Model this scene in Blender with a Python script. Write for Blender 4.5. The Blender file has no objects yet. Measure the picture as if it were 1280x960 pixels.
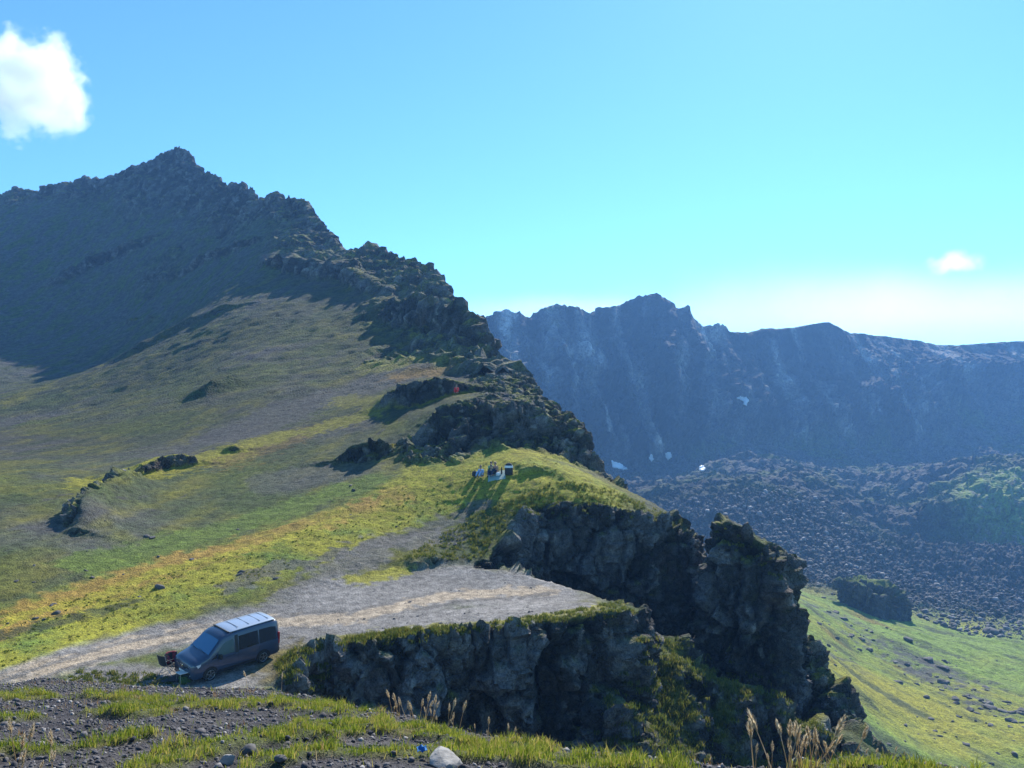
import bpy, bmesh, math, random
import numpy as np
from mathutils import Vector, Matrix, Euler
random.seed(7)
RNG = np.random.default_rng(11)
F = 1005.0           # focal length in photo pixels, used only to turn sight-lines plus a distance into metres
HY = 510.0
S = bpy.context.scene
COL = S.collection

def P(px, py, d):
    return ((px - 640.0) / F * d, d, (HY - py) / F * d)

# ------------------------------------------------------------------ noise
def _h(ix, iy, iz, seed):
    h = (ix * np.uint32(374761393) + iy * np.uint32(668265263) + iz * np.uint32(2246822519) + np.uint32((seed * 3266489917) & 0xffffffff))
    h = (h ^ (h >> np.uint32(13))) * np.uint32(1274126177)
    h = h ^ (h >> np.uint32(16))
    return h

def noise(x, y, z, seed=0):
    x = np.asarray(x, np.float32); y = np.asarray(y, np.float32); z = np.asarray(z, np.float32)
    x, y, z = np.broadcast_arrays(x, y, z)
    fx = np.floor(x); fy = np.floor(y); fz = np.floor(z)
    ix = fx.astype(np.int32).astype(np.uint32); iy = fy.astype(np.int32).astype(np.uint32); iz = fz.astype(np.int32).astype(np.uint32)
    x = x - fx; y = y - fy; z = z - fz
    u = x*x*x*(x*(x*6-15)+10); v = y*y*y*(y*(y*6-15)+10); w = z*z*z*(z*(z*6-15)+10)
    def g(dx, dy, dz):
        h = _h(ix + np.uint32(dx), iy + np.uint32(dy), iz + np.uint32(dz), seed)
        gx = (h & np.uint32(255)).astype(np.float32) / 127.5 - 1
        gy = ((h >> np.uint32(8)) & np.uint32(255)).astype(np.float32) / 127.5 - 1
        gz = ((h >> np.uint32(16)) & np.uint32(255)).astype(np.float32) / 127.5 - 1
        return gx*(x-dx) + gy*(y-dy) + gz*(z-dz)
    def L(a, b, t): return a + (b - a) * t
    return L(L(L(g(0,0,0), g(1,0,0), u), L(g(0,1,0), g(1,1,0), u), v),
             L(L(g(0,0,1), g(1,0,1), u), L(g(0,1,1), g(1,1,1), u), v), w) * 1.1

def fbm(x, y, z, f, octv=4, seed=0, gain=0.5, ridged=False):
    t = 0; a = 1.0; tot = 0
    for i in range(octv):
        n = noise(x*f, y*f, z*f, seed + i)
        if ridged: n = 1 - 2*np.abs(n)*1.6
        t = t + a*n; tot += a; a *= gain; f *= 2.03
    return t / tot

def worley(x, y, z, seed=0, facet=False):
    """distance to nearest and second nearest cell point and an id in 0..1"""
    x = np.asarray(x, np.float32); y = np.asarray(y, np.float32); z = np.asarray(z, np.float32)
    fx = np.floor(x); fy = np.floor(y); fz = np.floor(z)
    d1 = np.full(x.shape, 9.0, np.float32); d2 = d1.copy(); cid = np.zeros_like(d1); tl = np.zeros_like(d1)
    for i in (-1,0,1):
        for j in (-1,0,1):
            for k in (-1,0,1):
                cx = fx+i; cy = fy+j; cz = fz+k
                h = _h(cx.astype(np.int32).astype(np.uint32), cy.astype(np.int32).astype(np.uint32), cz.astype(np.int32).astype(np.uint32), seed)
                px = cx + (h & np.uint32(255)).astype(np.float32)/255
                py = cy + ((h>>np.uint32(8)) & np.uint32(255)).astype(np.float32)/255
                pz = cz + ((h>>np.uint32(16)) & np.uint32(255)).astype(np.float32)/255
                d = (px-x)**2 + (py-y)**2 + (pz-z)**2
                m = d < d1
                if facet:
                    tv = (px-x)*(((h>>np.uint32(4)) & np.uint32(255)).astype(np.float32)/127.5-1) + (py-y)*(((h>>np.uint32(12)) & np.uint32(255)).astype(np.float32)/127.5-1) + (pz-z)*(((h>>np.uint32(18)) & np.uint32(255)).astype(np.float32)/127.5-1)
                    tl = np.where(m, tv, tl)
                d2 = np.where(m, d1, np.minimum(d2, d)); d1 = np.where(m, d, d1)
                cid = np.where(m, ((h>>np.uint32(20)) & np.uint32(255)).astype(np.float32)/255, cid)
    return (np.sqrt(d1), np.sqrt(d2), cid, tl) if facet else (np.sqrt(d1), np.sqrt(d2), cid)

def sstep(a, b, x):
    t = np.clip((x - a) / (b - a), 0, 1)
    return t*t*(3-2*t)

# ------------------------------------------------------------------ smooth surfaces through control points
class TPS:
    def __init__(self, pts, reg=0.0):
        p = np.array(pts, np.float64)
        self.c = p[:, :2]; self.s = 60.0
        q = self.c / self.s
        n = len(q)
        r2 = ((q[:, None] - q[None]) ** 2).sum(-1)
        K = np.where(r2 > 0, 0.5 * r2 * np.log(np.maximum(r2, 1e-12)), 0) + reg * np.eye(n)
        Q = np.c_[np.ones(n), q]
        A = np.block([[K, Q], [Q.T, np.zeros((3, 3))]])
        sol = np.linalg.solve(A, np.r_[p[:, 2], np.zeros(3)])
        self.w = sol[:n].astype(np.float32); self.a = sol[n:]
        self.q = q.astype(np.float32)
    def __call__(self, x, y):
        x = np.asarray(x, np.float32) / self.s; y = np.asarray(y, np.float32) / self.s
        z = self.a[0] + self.a[1] * x + self.a[2] * y
        for (cx, cy), w in zip(self.q, self.w):
            r2 = (x - cx) ** 2 + (y - cy) ** 2
            z = z + w * 0.5 * r2 * np.log(np.maximum(r2, 1e-12))
        return z

def densify(pts, step):
    out = []
    for a, b in zip(pts[:-1], pts[1:]):
        a = np.array(a, float); b = np.array(b, float)
        n = max(1, int(np.hypot(*(b - a)[:2]) / step))
        for i in range(n): out.append(a + (b - a) * i / n)
    out.append(np.array(pts[-1], float))
    return np.array(out)

def polyline_dist(x, y, pts, vals=()):
    """distance to polyline, and values interpolated at the nearest point"""
    x = np.asarray(x, np.float32); y = np.asarray(y, np.float32)
    best = np.full(x.shape, 1e18, np.float32)
    outs = [np.zeros(x.shape, np.float32) for _ in vals]
    for i in range(len(pts) - 1):
        ax, ay = pts[i][:2]; bx, by = pts[i+1][:2]
        dx, dy = bx-ax, by-ay
        l2 = dx*dx + dy*dy + 1e-9
        t = np.clip(((x-ax)*dx + (y-ay)*dy) / l2, 0, 1)
        d = (x-ax-t*dx)**2 + (y-ay-t*dy)**2
        m = d < best
        best = np.where(m, d, best)
        for k, v in enumerate(vals):
            outs[k] = np.where(m, v[i] + (v[i+1]-v[i])*t, outs[k])
    return np.sqrt(best), outs

def inside(x, y, poly):
    x = np.asarray(x, np.float32); y = np.asarray(y, np.float32)
    c = np.zeros(x.shape, bool)
    n = len(poly)
    for i in range(n):
        ax, ay = poly[i][:2]; bx, by = poly[(i+1) % n][:2]
        if ay == by: continue
        m = ((ay > y) != (by > y)) & (x < (bx-ax)*(y-ay)/(by-ay) + ax)
        c ^= m
    return c

def gridded(fn, x0, x1, y0, y1, step):
    """evaluate fn on a coarse grid and return a bilinear look-up"""
    xs = np.arange(x0, x1 + step, step); ys = np.arange(y0, y1 + step, step)
    X, Y = np.meshgrid(xs, ys)
    Z = fn(X, Y).astype(np.float32)
    def f(x, y):
        u = np.clip((np.asarray(x) - x0) / step, 0, len(xs) - 1.001); v = np.clip((np.asarray(y) - y0) / step, 0, len(ys) - 1.001)
        i = u.astype(int); j = v.astype(int); u = u - i; v = v - j
        return (Z[j, i]*(1-u) + Z[j, i+1]*u)*(1-v) + (Z[j+1, i]*(1-u) + Z[j+1, i+1]*u)*v
    return f

# ------------------------------------------------------------------ the hill
HILL_PTS = [P(*q) for q in [
    # road, van place, gravel plateau
    (-150,890,31),(0,862,32.5),(0,815,36),(100,830,35),(160,800,38.5),(250,850,35),(330,828,37),(280,800,39),
    (400,790,40.5),(500,760,44),(600,715,50),(700,740,47.5),(770,760,43.5),(480,798,39.5),(600,788,40.2),(720,775,41.5),
    (360,832,36),(430,815,38),
    # meadow
    (0,745,41),(200,705,48),(400,655,56),(500,612,62),(620,597,62),(600,556,72),(700,604,59),(450,690,52),(560,642,59.5),(740,612,60),
    (520,716,50),(660,560,69),(650,630,58.5),(300,745,44.5),(100,745,43),
    # hillside
    (0,680,48),(0,600,62),(0,550,92),(0,500,150),(0,450,212),(0,400,275),(0,350,300),(0,300,322),
    (150,650,56),(150,600,68),(150,550,90),(150,500,135),(150,450,205),(150,400,262),(150,350,288),(150,300,312),(150,250,336),
    (230,450,150),(230,400,196),(230,350,245),(230,300,288),(230,250,320),
    (300,640,60),(300,600,68),(300,550,83),(300,500,105),(300,450,133),(300,400,165),(300,350,205),(300,300,252),(300,265,288),
    (380,450,130),(380,400,158),(380,350,190),(380,300,224),
    (450,600,65),(450,560,75),(450,500,98),(450,450,124),(450,400,152),(450,350,185),
    (570,540,76),(571,492,92),(560,455,112),(560,425,128),(560,390,152),
    (620,520,80),(620,470,102),
    (-300,700,48),(-300,560,92),(-300,480,170),(-300,400,275),(-300,340,315),
]]
# rim: where the hill breaks off to the right, then the crest line of the mountain
RIM_PX = [
    (352,840,36.2,6,.5),(372,818,38,7,.5),(400,806,38.8,8,.4),(450,802,39,10,.3),(500,796,39.6,11,.3),(560,790,40,11,.3),(620,782,40.6,11,.3),(700,774,41.2,11,.3),(760,764,42.4,11,.3),(792,764,43,10,.3),
    (802,772,43.6,9,.3),(796,760,45.2,9,.3),(760,746,46.8,8,.4),(700,728,48.8,7,.4),(640,713,50.4,6,.5),(600,708,51,3,.8),
    (600,704,52,1.6,1.3),(612,690,53.6,2.5,1.2),(630,664,55.6,5,.9),(648,647,57,9,.5),(668,638,57.4,11,.4),(694,634,57.6,12,.4),(730,632,57.8,13,.35),(770,634,58,13,.35),(810,645,58.2,13,.35),(840,662,58.6,12,.4),
    (860,672,59.4,12,.4),(874,682,61,12,.5),(870,664,62.6,12,.5),
    (850,645,62.5,12,.5),(800,617,66,12,.5),(765,590,70,12,.5),(740,558,76,12,.5),(716,528,82,12,.5),(700,510,87,12,.5),(686,482,94,12,.5),(668,470,101,12,.5),(650,460,107,12,.5),
    (626,449,114,12,.5),(619,432,124,12,.5),(609,412,136,14,.5),(600,396,146,14,.5),(585,380,156,14,.5),(570,360,166,14,.5),(560,349,172,14,.5),(556,339,175,14,.5),(540,334,182,14,.5),(526,327,188,14,.5),(515,320,193,14,.5),(490,310,203,14,.5),(480,312,207,14,.5),
    (470,318,211,14,.5),(455,315,216,14,.5),(440,313,222,14,.5),(428,300,229,14,.5),(415,285,237,14,.5),(404,266,246,14,.5),(395,257,252,14,.5),(380,250,260,14,.5),(366,250,266,14,.5),(355,244,272,14,.5),(345,249,278,14,.5),(329,249,288,14,.5),
    (326,234,290,14,.5),(312,230,298,14,.5),(300,235,306,14,.5),(285,229,314,14,.5),(262,215,326,14,.5),(246,207,334,14,.5),(236,192,340,14,.5),(226,185,343,14,.5),(216,184,345,14,.5),(203,192,348,14,.5),(187,205,351,14,.5),
    (160,212,354,14,.5),(130,226,356,14,.5),(100,226,358,14,.5),(78,231,359,14,.5),(46,241,360,14,.5),(36,236,360,14,.5),(22,237,360,14,.5),(0,247,360,14,.5),(-40,262,360,14,.5),(-120,280,360,14,.5),(-300,320,360,14,.5)]
# the rock that juts past the edge makes the outline, so the edge itself runs a little inside it
def _rim(a, b, c, h, w):
    x, y, z = P(a, b, c)
    k = float(sstep(62, 74, c)*(1-sstep(285, 310, c)))
    return (x - (1.15+.006*c)*k, y, z, h, w*(1-.45*k))
RIM = [_rim(*q) for q in RIM_PX]
RIM = [(-10.6,8,-13.2,2,1),(-10.9,22,-12.7,3,1),(-10.8,32,-12.1,4,.8)] + RIM
RIMD = densify(RIM, 1.2)
HILL_POLY = [tuple(p[:2]) for p in RIMD] + [(-600,360),(-600,8)]
_crest = [p[:3] for p in RIM[30::2]]
hill_tps_raw = TPS(HILL_PTS + _crest, 0.002)
hill_tps = gridded(hill_tps_raw, -260, 60, 6, 372, 1.0)
RIM_CORR = RIMD[:,2] - hill_tps(RIMD[:,0], RIMD[:,1])

# small crags standing out of the hillside: (pixel path, distance, height, reach uphill)
def ray_hit(fn, px, py, d0=26, d1=420, n=3000):
    d = np.linspace(d0, d1, n)
    x, y, z = (px-640)/F*d, d, (HY-py)/F*d
    h = fn(x, y)
    k = np.argmax(h > z) if (h > z).any() else n-1
    return float(x[k]), float(y[k]), float(h[k])

SCARPS = []
for path, h, reach, *rw in [
    ([(88,668),(96,650),(118,628),(150,612),(168,604)], 1.7, 6.5),
    ([(172,604),(200,592),(248,584)], 1.3, 3.5),
    ([(256,578),(280,572),(306,566)], .9, 3),
    ([(416,580),(450,578),(476,575),(512,560)], 1.9, 4.5),
    ([(488,520),(496,512),(520,512),(548,505),(590,500)], 2.6, 5),
    ([(556,562),(576,554),(600,549),(640,552),(680,558),(720,572),(750,586)], 3.3, 11, 2.6),
    ([(248,498),(270,492),(305,480)], 2.2, 6),
    ([(480,480),(530,465),(560,462)], 0.9, 3),
    ([(470,400),(520,410),(560,425),(600,440)], 5, 9),
    ([(225,345),(280,320),(330,302)], 2.5, 8),
    ([(60,360),(120,330),(190,300)], 3.5, 9),
    ([(330,330),(380,345),(430,352),(470,375)], 4, 9),
    ([(150,450),(220,415),(300,385)], 2, 8),
    ([(655,592),(668,588),(690,592),(706,602)], .5, 3),
    ([(506,708),(530,708),(560,704)], .7, 2.5),
]:
    pts = [ray_hit(hill_tps, *q) for q in path]
    SCARPS.append((densify(pts, 3.0), h, reach, rw[0] if rw else .5))

def H_hill(x, y, detail=True):
    x = np.asarray(x, np.float32); y = np.asarray(y, np.float32)
    d, (corr, zr, hc, wc) = polyline_dist(x, y, RIMD, (RIM_CORR, RIMD[:,2], RIMD[:,3], RIMD[:,4]))
    sg = np.where(inside(x, y, HILL_POLY), d, -d)
    sc = np.clip(y/55.0, .6, 4.0)
    sg = sg + (fbm(x, y, x*0, .20, 4, 5)*2.3 + noise(x*.07, y*.07, 0, 9)*1.2*(y>60)) * sstep(.3, 3, y-34) * .8
    t = hill_tps(x, y)
    for pts, h, reach, rw in SCARPS:
        m = (np.abs(x-pts[:,0].mean()) < 70) & (np.abs(y-pts[:,1].mean()) < 70)
        if not m.any(): continue
        xm = x[m]; ym = y[m]
        k = np.arange(len(pts), dtype=np.float32)/(len(pts)-1)
        dd, (yy, kk, xx) = polyline_dist(xm, ym, pts, (pts[:,1], k, pts[:,0]))
        up = np.where((ym-yy) > 0, 1.0, -1.0)*dd
        up = up + fbm(xm, ym, xm*0, .35, 3, 21)*1.2
        taper = np.clip(np.minimum(kk, 1-kk)*4+.35, 0, 1)
        endfade = np.exp(-np.maximum(0, dd-np.abs(ym-yy)-.5)/2.0)
        taper = taper*(.12+.88*sstep(-.16, .06, noise(kk*len(pts)*.33+h*7, kk*0+h, 0*kk, 23)+.04*h)) if reach < 6 else taper
        b = h*taper*endfade*sstep(-rw, rw, up)*np.exp(-np.maximum(up,0)/reach)
        t = t.copy(); t[m] += b
    Lc = np.clip(y*.06, 2.0, 12.0)
    z_in = t + corr*np.exp(-np.maximum(sg,0)/Lc)
    # broken crest, small because the outline above already carries its teeth
    far = sstep(90, 150, y)
    z_in = z_in + far*np.exp(-np.maximum(sg,0)/14)*(fbm(x, y, x*0, .12, 4, 31, .6, True)-.3)*2.2
    out = np.maximum(-sg, 0)
    hcv = hc*(1+.25*noise(x*.12, y*.12, 3.3, 4))
    wv = wc*hcv*.35 + .4
    ledge = .35*np.sin(out*3.0)
    drop = hcv*sstep(0, 1, out/wv)**.8 + np.maximum(out-wv*.8,0)*(.85+.1*noise(x*.1,y*.1,1,8)) + ledge*(out>.3)
    z_out = zr + (t+corr-zr)*np.exp(-out/1.5) - drop
    z = np.where(sg > 0, z_in, np.minimum(z_out, z_in))
    return z

# rocky ribs and the rock tower that lean on the cliff, right of the plateau
def rib(x, y, pts, r, slope, top=0.0, seed=0, amp=.5):
    pts = np.array(pts, float)
    d, (z,) = polyline_dist(x, y, pts, (pts[:,2],))
    d = d + fbm(x, y, x*0, .45, 3, seed)*amp*1.6
    return z + top - np.maximum(d-r,0)*slope - np.minimum(d/r,1)**2*r*.25

def H_ribs(x, y):
    z = np.full(np.shape(x), -80, np.float32)
    R = [
        ([P(818,806,47.5),P(850,822,46.5),P(900,850,46),P(950,862,45.5),P(985,905,44.5)], 1.0, 1.5, 1),
        ([P(900,850,46),P(905,905,43.5),P(935,955,42)], .8, 1.6, 2),
        ([P(830,800,48),P(838,870,44),P(850,930,41.5)], .9, 1.6, 3),
        ([P(772,872,39.5),P(805,905,39),P(860,955,38)], .9, 1.8, 4),
        ([P(1000,800,56),P(1030,850,54),P(1046,905,52),P(1056,960,50)], 1.0, 2.3, 6),
        ([P(1060,915,47),P(1100,945,46),P(1150,985,44)], .8, 1.5, 7),
    ]
    for pts, r, sl, sd in R:
        z = np.maximum(z, rib(x, y, pts, r, sl, 0, sd+40))
    # tower
    poly = [P(886,674,54.6)[:2], P(905,657,54.0)[:2], P(940,668,53.2)[:2], P(966,690,52.6)[:2], P(982,712,53.6)[:2], P(985,735,56.0)[:2], P(960,690,58)[:2], P(908,660,57.5)[:2]]
    pp = np.array(poly+[poly[0]])
    d, _ = polyline_dist(x, y, pp)
    sg = np.where(inside(x, y, poly), d, -d) + fbm(x, y, x*0, .5, 3, 77)*.5
    px0 = P(908,657,55)[0]
    top = -7.75 - np.maximum(x-px0,0)*.72 - np.maximum(px0-x,0)*.9
    tz = np.where(sg > 0, top + .3*np.minimum(sg,1.), top - np.maximum(-sg,0)*11)
    return np.maximum(z, tz)

# ------------------------------------------------------------------ the valley and the far wall
VAL_PTS = [P(*q) for q in [
    (985,728,290),(1060,738,285),(1130,772,265),(1210,797,245),(1280,802,240),(1400,830,230),
    (1000,800,165),(1000,870,120),(1050,830,175),(1100,900,148),(1200,955,136),(1280,900,165),(1280,960,140),(1180,850,190),(1100,830,195),(1400,960,140),
    (1040,955,118),(940,955,104),(850,955,98),(1600,960,140),
    (1000,760,215),(1060,780,220),
    # boulder field beyond the meadow
    (1140,735,330),(1280,770,300),(1280,745,350),(1200,745,340),(1040,735,310),(1000,715,320),
    # mound of debris
    (700,650,430),(800,640,430),(870,632,425),(940,622,425),(1000,622,425),(1060,660,405),(1110,690,390),(1150,722,375),(960,690,350),(900,680,370),(1040,710,345),(860,690,380),
    # hollow behind it
    (1160,690,450),(1240,700,430),(1100,640,490),(1010,590,520),(1400,690,430),
    # green hump on the right
    (1192,632,462),(1205,606,490),(1240,592,500),(1285,598,498),(1192,684,425),(1240,640,458),(1240,684,416),(1285,684,412),(1285,640,455),(1400,590,500),
    # foot of the wall
    (620,560,600),(700,572,620),(770,578,640),(830,578,650),(880,560,660),(930,520,700),(1000,530,715),(1060,555,705),(1140,560,715),(1230,545,720),(1300,545,720),(1450,545,720),
    (930,570,600),(960,600,540),(860,602,560),(780,608,540),(1060,610,560),(1130,640,520),(1240,570,560),(1300,575,560),
    # wall
    (640,480,668),(700,480,684),(760,480,695),(820,470,702),(880,480,706),(950,470,738),(1040,470,770),(1120,470,785),(1200,480,800),(1300,490,810),(1450,490,815),(560,480,660),
    (700,530,655),(770,530,668),(830,530,674),(640,530,640),
]]
WRIM_PX = [(300,420,700),(450,415,700),(560,408,700),(600,402,700),(618,398,702),(632,392,704),(645,397,706),(655,398,708),(668,404,712),(680,393,716),(697,386,720),(718,388,724),(732,396,726),(743,399,728),(752,393,729),(768,389,730),(774,391,731),(776,386,731),
    (790,377,734),(800,374,736),(820,374,738),(836,380,740),(842,386,740),(856,387,742),(864,397,744),(874,411,746),(890,414,748),(900,411,752),(915,417,758),(935,418,766),(955,413,774),(985,412,785),(1010,408,795),(1036,404,805),(1050,411,812),(1064,417,818),(1100,420,830),(1150,427,845),(1170,431,850),(1200,432,855),(1240,429,860),(1280,427,865),(1400,432,870),(1700,440,870)]
WRIM = [P(*q) for q in WRIM_PX]
WRIMD = densify(WRIM, 6)
val_raw = TPS(VAL_PTS + WRIM[::2] + [(150,60,-62),(300,60,-66),(60,40,-55),(-150,500,-40)], 0.0005)
VAL_POLY = [tuple(p[:2]) for p in WRIMD] + [(1200,-50),(-500,-50)]
val_tps = gridded(val_raw, -330, 1000, 0, 980, 3.0)
W_CORR = WRIMD[:,2] - val_tps(WRIMD[:,0], WRIMD[:,1])

def H_valley(x, y):
    x = np.asarray(x, np.float32); y = np.asarray(y, np.float32)
    d, (corr, zr) = polyline_dist(x, y, WRIMD, (W_CORR, WRIMD[:,2]))
    sg = np.where(inside(x, y, VAL_POLY), d, -d)
    t = val_tps(x, y)
    z_in = t + corr*np.exp(-np.maximum(sg,0)/25)
    return np.where(sg > 0, z_in, zr + (t+corr-zr)*np.exp(np.minimum(sg,0)/10) - np.maximum(-sg,0)*.75)

def H_near(x, y):
    return np.maximum(np.maximum(H_hill(x, y), H_ribs(x, y)), H_valley(x, y)-.5)
# ------------------------------------------------------------------ meshes
def mesh_from(name, co, quads):
    me = bpy.data.meshes.new(name)
    me.vertices.add(len(co)); me.vertices.foreach_set('co', np.ascontiguousarray(co, np.float32).ravel())
    quads = np.asarray(quads, np.int32)
    k = quads.shape[1]
    me.loops.add(quads.size); me.loops.foreach_set('vertex_index', quads.ravel())
    me.polygons.add(len(quads))
    me.polygons.foreach_set('loop_start', np.arange(0, quads.size, k, dtype=np.int32))
    me.update(calc_edges=True); me.validate()
    return me

def grid_quads(ny, nx):
    i = np.arange(ny*nx).reshape(ny, nx)
    return np.stack([i[:-1,:-1], i[:-1,1:], i[1:,1:], i[1:,:-1]], -1).reshape(-1, 4)

def grid_mesh(name, fn, x0, x1, y0, y1, step):
    xs = np.arange(x0, x1+step*.5, step); ys = np.arange(y0, y1+step*.5, step)
    X, Y = np.meshgrid(xs, ys)
    Z = fn(X, Y)
    return mesh_from(name, np.stack([X, Y, Z], -1).reshape(-1, 3), grid_quads(len(ys), len(xs)))

def remeshed(name, fn, x0, x1, y0, y1, step, voxel, floor):
    """an even skin over a steep height field: solid block, then voxel remesh"""
    xs = np.arange(x0, x1+step*.5, step); ys = np.arange(y0, y1+step*.5, step)
    X, Y = np.meshgrid(xs, ys)
    Z = np.maximum(fn(X, Y), floor)
    ny, nx = X.shape
    top = np.stack([X, Y, Z], -1).reshape(-1, 3)
    bot = np.stack([X, Y, np.full_like(Z, floor-1.5)], -1).reshape(-1, 3)
    q = grid_quads(ny, nx); n = ny*nx
    idx = np.arange(n).reshape(ny, nx)
    ring = np.concatenate([idx[0,:-1], idx[:-1,-1], idx[-1,:0:-1], idx[:0:-1,0]])
    rn = np.roll(ring, -1)
    side = np.stack([ring+n, rn+n, rn, ring], -1)
    me = mesh_from('tmp', np.r_[top, bot], np.r_[q, q[:, ::-1]+n, side])
    o = bpy.data.objects.new('tmp', me); COL.objects.link(o)
    m = o.modifiers.new('r', 'REMESH'); m.mode = 'VOXEL'; m.voxel_size = voxel
    dg = bpy.context.evaluated_depsgraph_get()
    ev = o.evaluated_get(dg); em = ev.to_mesh()
    nv = len(em.vertices)
    co = np.empty(nv*3, np.float32); em.vertices.foreach_get('co', co); co = co.reshape(-1, 3)
    nl = len(em.loops); vi = np.empty(nl, np.int32); em.loops.foreach_get('vertex_index', vi)
    ls = np.empty(len(em.polygons), np.int32); em.polygons.foreach_get('loop_start', ls)
    assert nl == 4*len(ls)
    quads = vi.reshape(-1, 4)
    ev.to_mesh_clear(); bpy.data.objects.remove(o); bpy.data.meshes.remove(me)
    # drop the block's sides and floor
    e = voxel*1.6
    keep = (co[:,2] > floor+.2) & (co[:,0] > x0+e) & (co[:,0] < x1-e) & (co[:,1] > y0+e) & (co[:,1] < y1-e)
    quads = quads[keep[quads].all(1)]
    used = np.zeros(nv, bool); used[quads.ravel()] = True
    new = np.cumsum(used)-1
    return mesh_from(name, co[used], new[quads])

def get_co(me):
    a = np.empty(len(me.vertices)*3, np.float32); me.vertices.foreach_get('co', a); return a.reshape(-1, 3)
def set_co(me, a):
    me.vertices.foreach_set('co', np.ascontiguousarray(a, np.float32).ravel()); me.update()
def get_no(me):
    a = np.empty(len(me.vertices)*3, np.float32); me.vertex_normals.foreach_get('vector', a); return a.reshape(-1, 3)
def smooth_shade(me):
    me.polygons.foreach_set('use_smooth', np.ones(len(me.polygons), bool))
def smooth_vec(me, v, it):
    """average a per-vertex array over neighbours"""
    ne = len(me.edges); e = np.empty(ne*2, np.int32); me.edges.foreach_get('vertices', e); e = e.reshape(-1, 2)
    n = len(me.vertices)
    cnt = np.bincount(e.ravel(), minlength=n).astype(np.float32)+1
    for _ in range(it):
        s = v.copy()
        for k in range(v.shape[1]):
            s[:,k] += np.bincount(e[:,0], v[e[:,1],k], n) + np.bincount(e[:,1], v[e[:,0],k], n)
        v = s/cnt[:,None]
    return v
def set_attr(me, name, v):
    if v.ndim == 2:
        a = me.attributes.new(name, 'FLOAT_COLOR', 'POINT')
        a.data.foreach_set('color', np.c_[v, np.ones(len(v))].astype(np.float32).ravel())
    else:
        a = me.attributes.new(name, 'FLOAT', 'POINT'); a.data.foreach_set('value', v.astype(np.float32))

def link(name, me, mat=None, parent=None):
    o = bpy.data.objects.new(name, me); COL.objects.link(o)
    if mat is not None: me.materials.append(mat)
    if parent is not None: o.parent = parent
    return o

def mix(a, b, t):
    return a + (b-a)*np.asarray(t)[..., None]
C = lambda *v: np.array(v, np.float32)
GREEN = C(.095,.135,.02); YGREEN = C(.27,.25,.022); OCHRE = C(.31,.185,.04); SCRUB = C(.060,.074,.030)
GRAVEL = C(.215,.20,.18); SAND = C(.36,.28,.185); SCREE = C(.090,.086,.082); ROCK = C(.054,.050,.047); PALE = C(.30,.28,.25); BROWN = C(.13,.085,.055)

def rock_disp(p, big, mid, small, seed, far=1.0):
    """fractured rock: vertical ribs, ledges and broken blocks; metres along the normal"""
    x, y, z = p[:,0]/far, p[:,1]/far, p[:,2]/far
    wx = x + .8*noise(x*.4, y*.4, z*.4, seed+50); wy = y + .8*noise(x*.4+9, y*.4, z*.4, seed+51); wz = z + .5*noise(x*.5, y*.5+5, z*.5, seed+52)
    r = fbm(wx, wy, wz*.45, .16, 3, seed, .5, True)*big
    d1, d2, c1, t1 = worley(wx*.40, wy*.40, wz*.26, seed+3, True)
    r += (c1-.5)*mid*1.1 + t1*mid*1.5 - (1-sstep(0, .10, d2-d1))*mid*.7
    d1, d2, c2, t2 = worley(wx*1.05, wy*1.05, wz*.7, seed+4, True)
    r += (c2-.5)*small*1.3 + t2*small*1.8 - (1-sstep(0, .14, d2-d1))*small*.7
    d1, d2, c3, t3 = worley(x*2.6, y*2.6, z*1.9, seed+5, True)
    r += ((c3-.5)*.6 + t3*.9)*small*.5
    r += fbm(x, y, z, 1.7, 3, seed+8)*small*.35
    c2 = .6*c2+.4*c3
    return r, c1, c2

_zc = {}
def zone(x, y, path, width, fn, wob=.5):
    pts = [ray_hit(fn, *q[:2]) for q in path]
    ws = [q[2] if len(q) > 2 else width for q in path]
    dn = densify([p+(w,) for p, w in zip(pts, ws)], 2.0)
    out = np.zeros(x.shape, np.float32)
    W = max(ws)*2.2
    m = (x > dn[:,0].min()-W) & (x < dn[:,0].max()+W) & (y > dn[:,1].min()-W) & (y < dn[:,1].max()+W)
    if not m.any(): return out
    xm, ym = x[m], y[m]
    d, (w,) = polyline_dist(xm, ym, dn, (dn[:,3],))
    d = d + w*wob*(fbm(xm, ym, xm*0, .9/width, 3, 60)*1.5 + fbm(xm, ym, xm*0, 1.6, 3, 61)*1.5)
    out[m] = 1 - sstep(.6, 1.1, d/w)
    return out

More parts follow.
